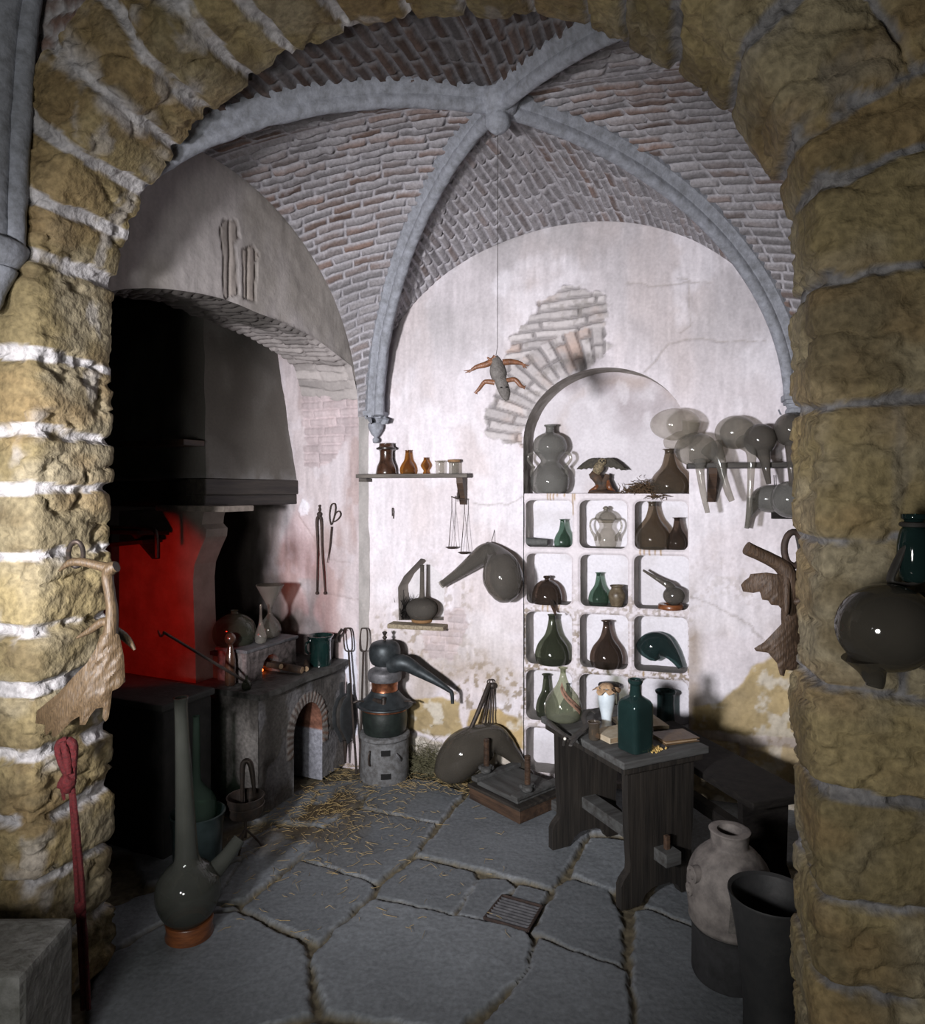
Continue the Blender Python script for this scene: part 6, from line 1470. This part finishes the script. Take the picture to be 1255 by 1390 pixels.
palm = [(136, 862), (150, 856), (162, 862), (168, 890), (170, 925), (161, 934), (152, 938), (150, 958), (147, 975), (143, 980), (139, 974), (140, 960), (130, 962), (122, 972), (116, 984), (108, 984), (108, 972), (98, 978), (84, 992), (76, 1000), (70, 1000), (70, 990), (62, 1000), (60, 992), (62, 984), (48, 982), (50, 965), (62, 955), (80, 940), (100, 918), (118, 900), (130, 880)]
cx0 = 115
def palmfn(x, y, o):
    w = (fbm((x*.55+y*.45)*.25, (y-x)*.03, 0, 611, 3)-.5)*.016
    dy = .05*((x-cx0)/60)**2-.03+o*1.0-w
    return tuple(TR(x, y, YA+dy))
mk('palm', G().plate(palm, .014, 2.6, lambda x, y, o: palmfn(x, y, float(o)), bulge=26), antler_tan, an)
rg = mk('iron_ring', G().tube([A3(103+10*math.cos(a), 752+17*math.sin(a), .02*math.sin(a)) for a in np.linspace(0, 2*PI, 24, endpoint=False)], .007, 10, closed=True), iron); tag(rg, 'iron ring on the left stone jamb holding the tan antler', 'ring')
# rope
rp = thing('red_rope', 'knotted red rope hanging down the left stone jamb', 'rope', (0, 0, 0))
YR = 2.08
def R3(px, py, dy=0): return tuple(TR(px, py, YR+dy))
mk('loop', G().tube([R3(92, 1004), R3(80, 1010), R3(80, 1025), R3(88, 1044), R3(96, 1060), R3(92, 1068)], .011, 10, 6).tube([R3(92, 1004), R3(100, 1012), R3(99, 1035), R3(98, 1058)], .012, 10, 5).tube([R3(86, 1006, -.01), R3(90, 1025, -.015), R3(94, 1050, -.015)], .010, 10, 5), rope_red, rp, noise=.003, nscale=120)
mk('knot', G().ball(R3(91, 1063, -.005), (.024, .02, .030), 12).ball(R3(84, 1066, -.012), (.014, .012, .014), 10), rope_red, rp, noise=.006, nscale=70)
mk('tail', G().tube([R3(86, 1066), R3(86, 1080), R3(88, 1086)], [.009, .006, .003], 8, 4), rope_red, rp, noise=.003, nscale=120)
for dx in (0, 7):
    mk('strand', G().tube([R3(96+dx*.3, 1066), R3(99+dx*.6, 1110), R3(103+dx, 1180), R3(106+dx, 1230), R3(110+dx, 1300), R3(113+dx, 1370)], .0072, 8, 6), rope_red, rp, noise=.002, nscale=140)
mk('lower_knot', G().ball(R3(108, 1232, -.004), (.017, .014, .020), 10), rope_red, rp, noise=.005, nscale=80)
# plinth
pl = mk('stone_plinth', G().box((xy(-70, 1.72), 1.80, .215), (.40, .24, .43), bev=.02), pmat('plinth_stone', (.17, .17, .16), (.09, .09, .08), 12, .9, bump=1, bscale=40, dist=.008), smooth=False, noise=.006, nscale=14)
tag(pl, 'worn grey stone block at the bottom left corner before the jamb', 'stone block')
# right jamb antler
ar_ = thing('brown_antler', 'dark brown broken palmate antler hanging on the right stone jamb', 'antler', (0, 0, 0))
YB = 1.86
def B3(px, py, dy=0): return tuple(TR(px, py, YB+dy))
mk('beam', G().tube([B3(1013, 744), B3(1030, 752), B3(1050, 762), B3(1064, 772), B3(1070, 785), B3(1071, 810), B3(1070, 850, .01), B3(1076, 880)], [.018, .0175, .018, .022, .023, .020, .018, .015], 14, 7), antler_brown, ar_, noise=.0015, nscale=50)
mk('tine', G().tube([B3(1067, 770), B3(1067, 800, -.02), B3(1067, 825, -.03), B3(1066, 836, -.03)], [.012, .010, .008, .004], 10, 6), antler_brown, ar_)
mk('tine', G().tube([B3(1072, 815), B3(1084, 816, -.02), B3(1088, 808, -.02), B3(1088, 798, -.02)], [.010, .009, .007, .003], 10, 5), antler_brown, ar_)
pw1 = [(1070, 776), (1060, 780), (1040, 777), (1018, 779), (1016, 784), (1010, 788), (1005, 794), (1008, 803), (1022, 805), (1031, 803), (1034, 814), (1042, 815), (1046, 821), (1056, 822), (1062, 829), (1070, 829)]
pw2 = [(1080, 820), (1072, 832), (1062, 845), (1046, 862), (1036, 872), (1023, 880), (1026, 884), (1042, 886), (1054, 900), (1058, 916), (1064, 918), (1066, 909), (1078, 911), (1082, 928), (1087, 924), (1090, 905), (1094, 890), (1092, 868), (1090, 845), (1086, 825)]
for pw in (pw1, pw2):
    mk('palm', G().plate(pw, .010, 2.0, lambda x, y, o: B3(x, y, .03*((x-1060)/40)**2-.01+float(o)-(float(fbm((x+y)*.3, (y-x)*.03, 0, 612, 3))-.5)*.006), bulge=16), antler_brown, ar_)
hkr = thing('iron_ring', 'heavy iron ring on a hook in the right stone jamb holding the brown antler', 'ring', (0, 0, 0))
mk('ring', G().tube([B3(1077+13*math.cos(a), 745+23*math.sin(a), .0) for a in np.linspace(0, 2*PI, 26, endpoint=False)], .009, 10, closed=True), rust, hkr)
mk('hook', G().tube([B3(1108, 726, -.06), B3(1098, 727, -.03), B3(1086, 722), B3(1080, 726)], [.010, .010, .009, .008], 10, 5), rust, hkr)
mk('cord', G().tube([B3(1080, 724, .005), B3(1084, 745, .01), B3(1086, 765, .01), B3(1082, 772)], .004, 8, 5), leather_black, hkr)
# front right retort and bottle
fr_ = thing('hanging_retort', 'large dark brown-grey retort bulb hanging on the right stone pier', 'retort', (0, 0, 0))
YC = 1.34
def C3_(px, py, dy=0): return tuple(TR(px, py, YC+dy))
mk('bulb', G().ball(C3_(1204, 852), (.092, .085, .084), 26), g_front, fr_)
mk('neck', G().tube([C3_(1180, 890), C3_(1184, 910), C3_(1187, 925), C3_(1186, 932)], [.050, .026, .018, .015], 20, 6), g_front, fr_)
mk('beak', G().tube([C3_(1235, 850), C3_(1262, 868, .02), C3_(1290, 890, .04), C3_(1330, 925, .06)], [.072, .062, .048, .03], 24, 6), g_front, fr_)
hb_ = thing('hanging_bottle', 'dark glass bottle with a thick rim hanging above the retort at the right edge', 'bottle', (0, 0, 0))
bc = TR(1240, 702, 1.36)
o = mk('body', glass_lathe([(0, 0), (.020, .004), (.028, .03), (.029, .07), (.024, .10), (.017, .112), (.017, .122), (.022, .126), (.022, .134)], seg=32), g_teald, hb_); o.location = (bc.x, bc.y, bc.z-.128)
mk('strap', G().tube([tuple(bc+Vector((-.022, -.01, -.05))), tuple(bc+Vector((-.034, 0, -.09))), tuple(bc+Vector((-.045, 0, -.125))), tuple(bc+Vector((-.02, -.01, -.130))), tuple(bc+Vector((.01, -.015, -.122)))], [.006, .011, .010, .006, .005], 10, 6, flat=.5), leather_black, hb_)
mk('neck_band', G().tube([(bc.x+.021*math.cos(a), bc.y+.021*math.sin(a), bc.z-.014) for a in np.linspace(0, 2*PI, 20, endpoint=False)], .005, 8, closed=True), leather_black, hb_)
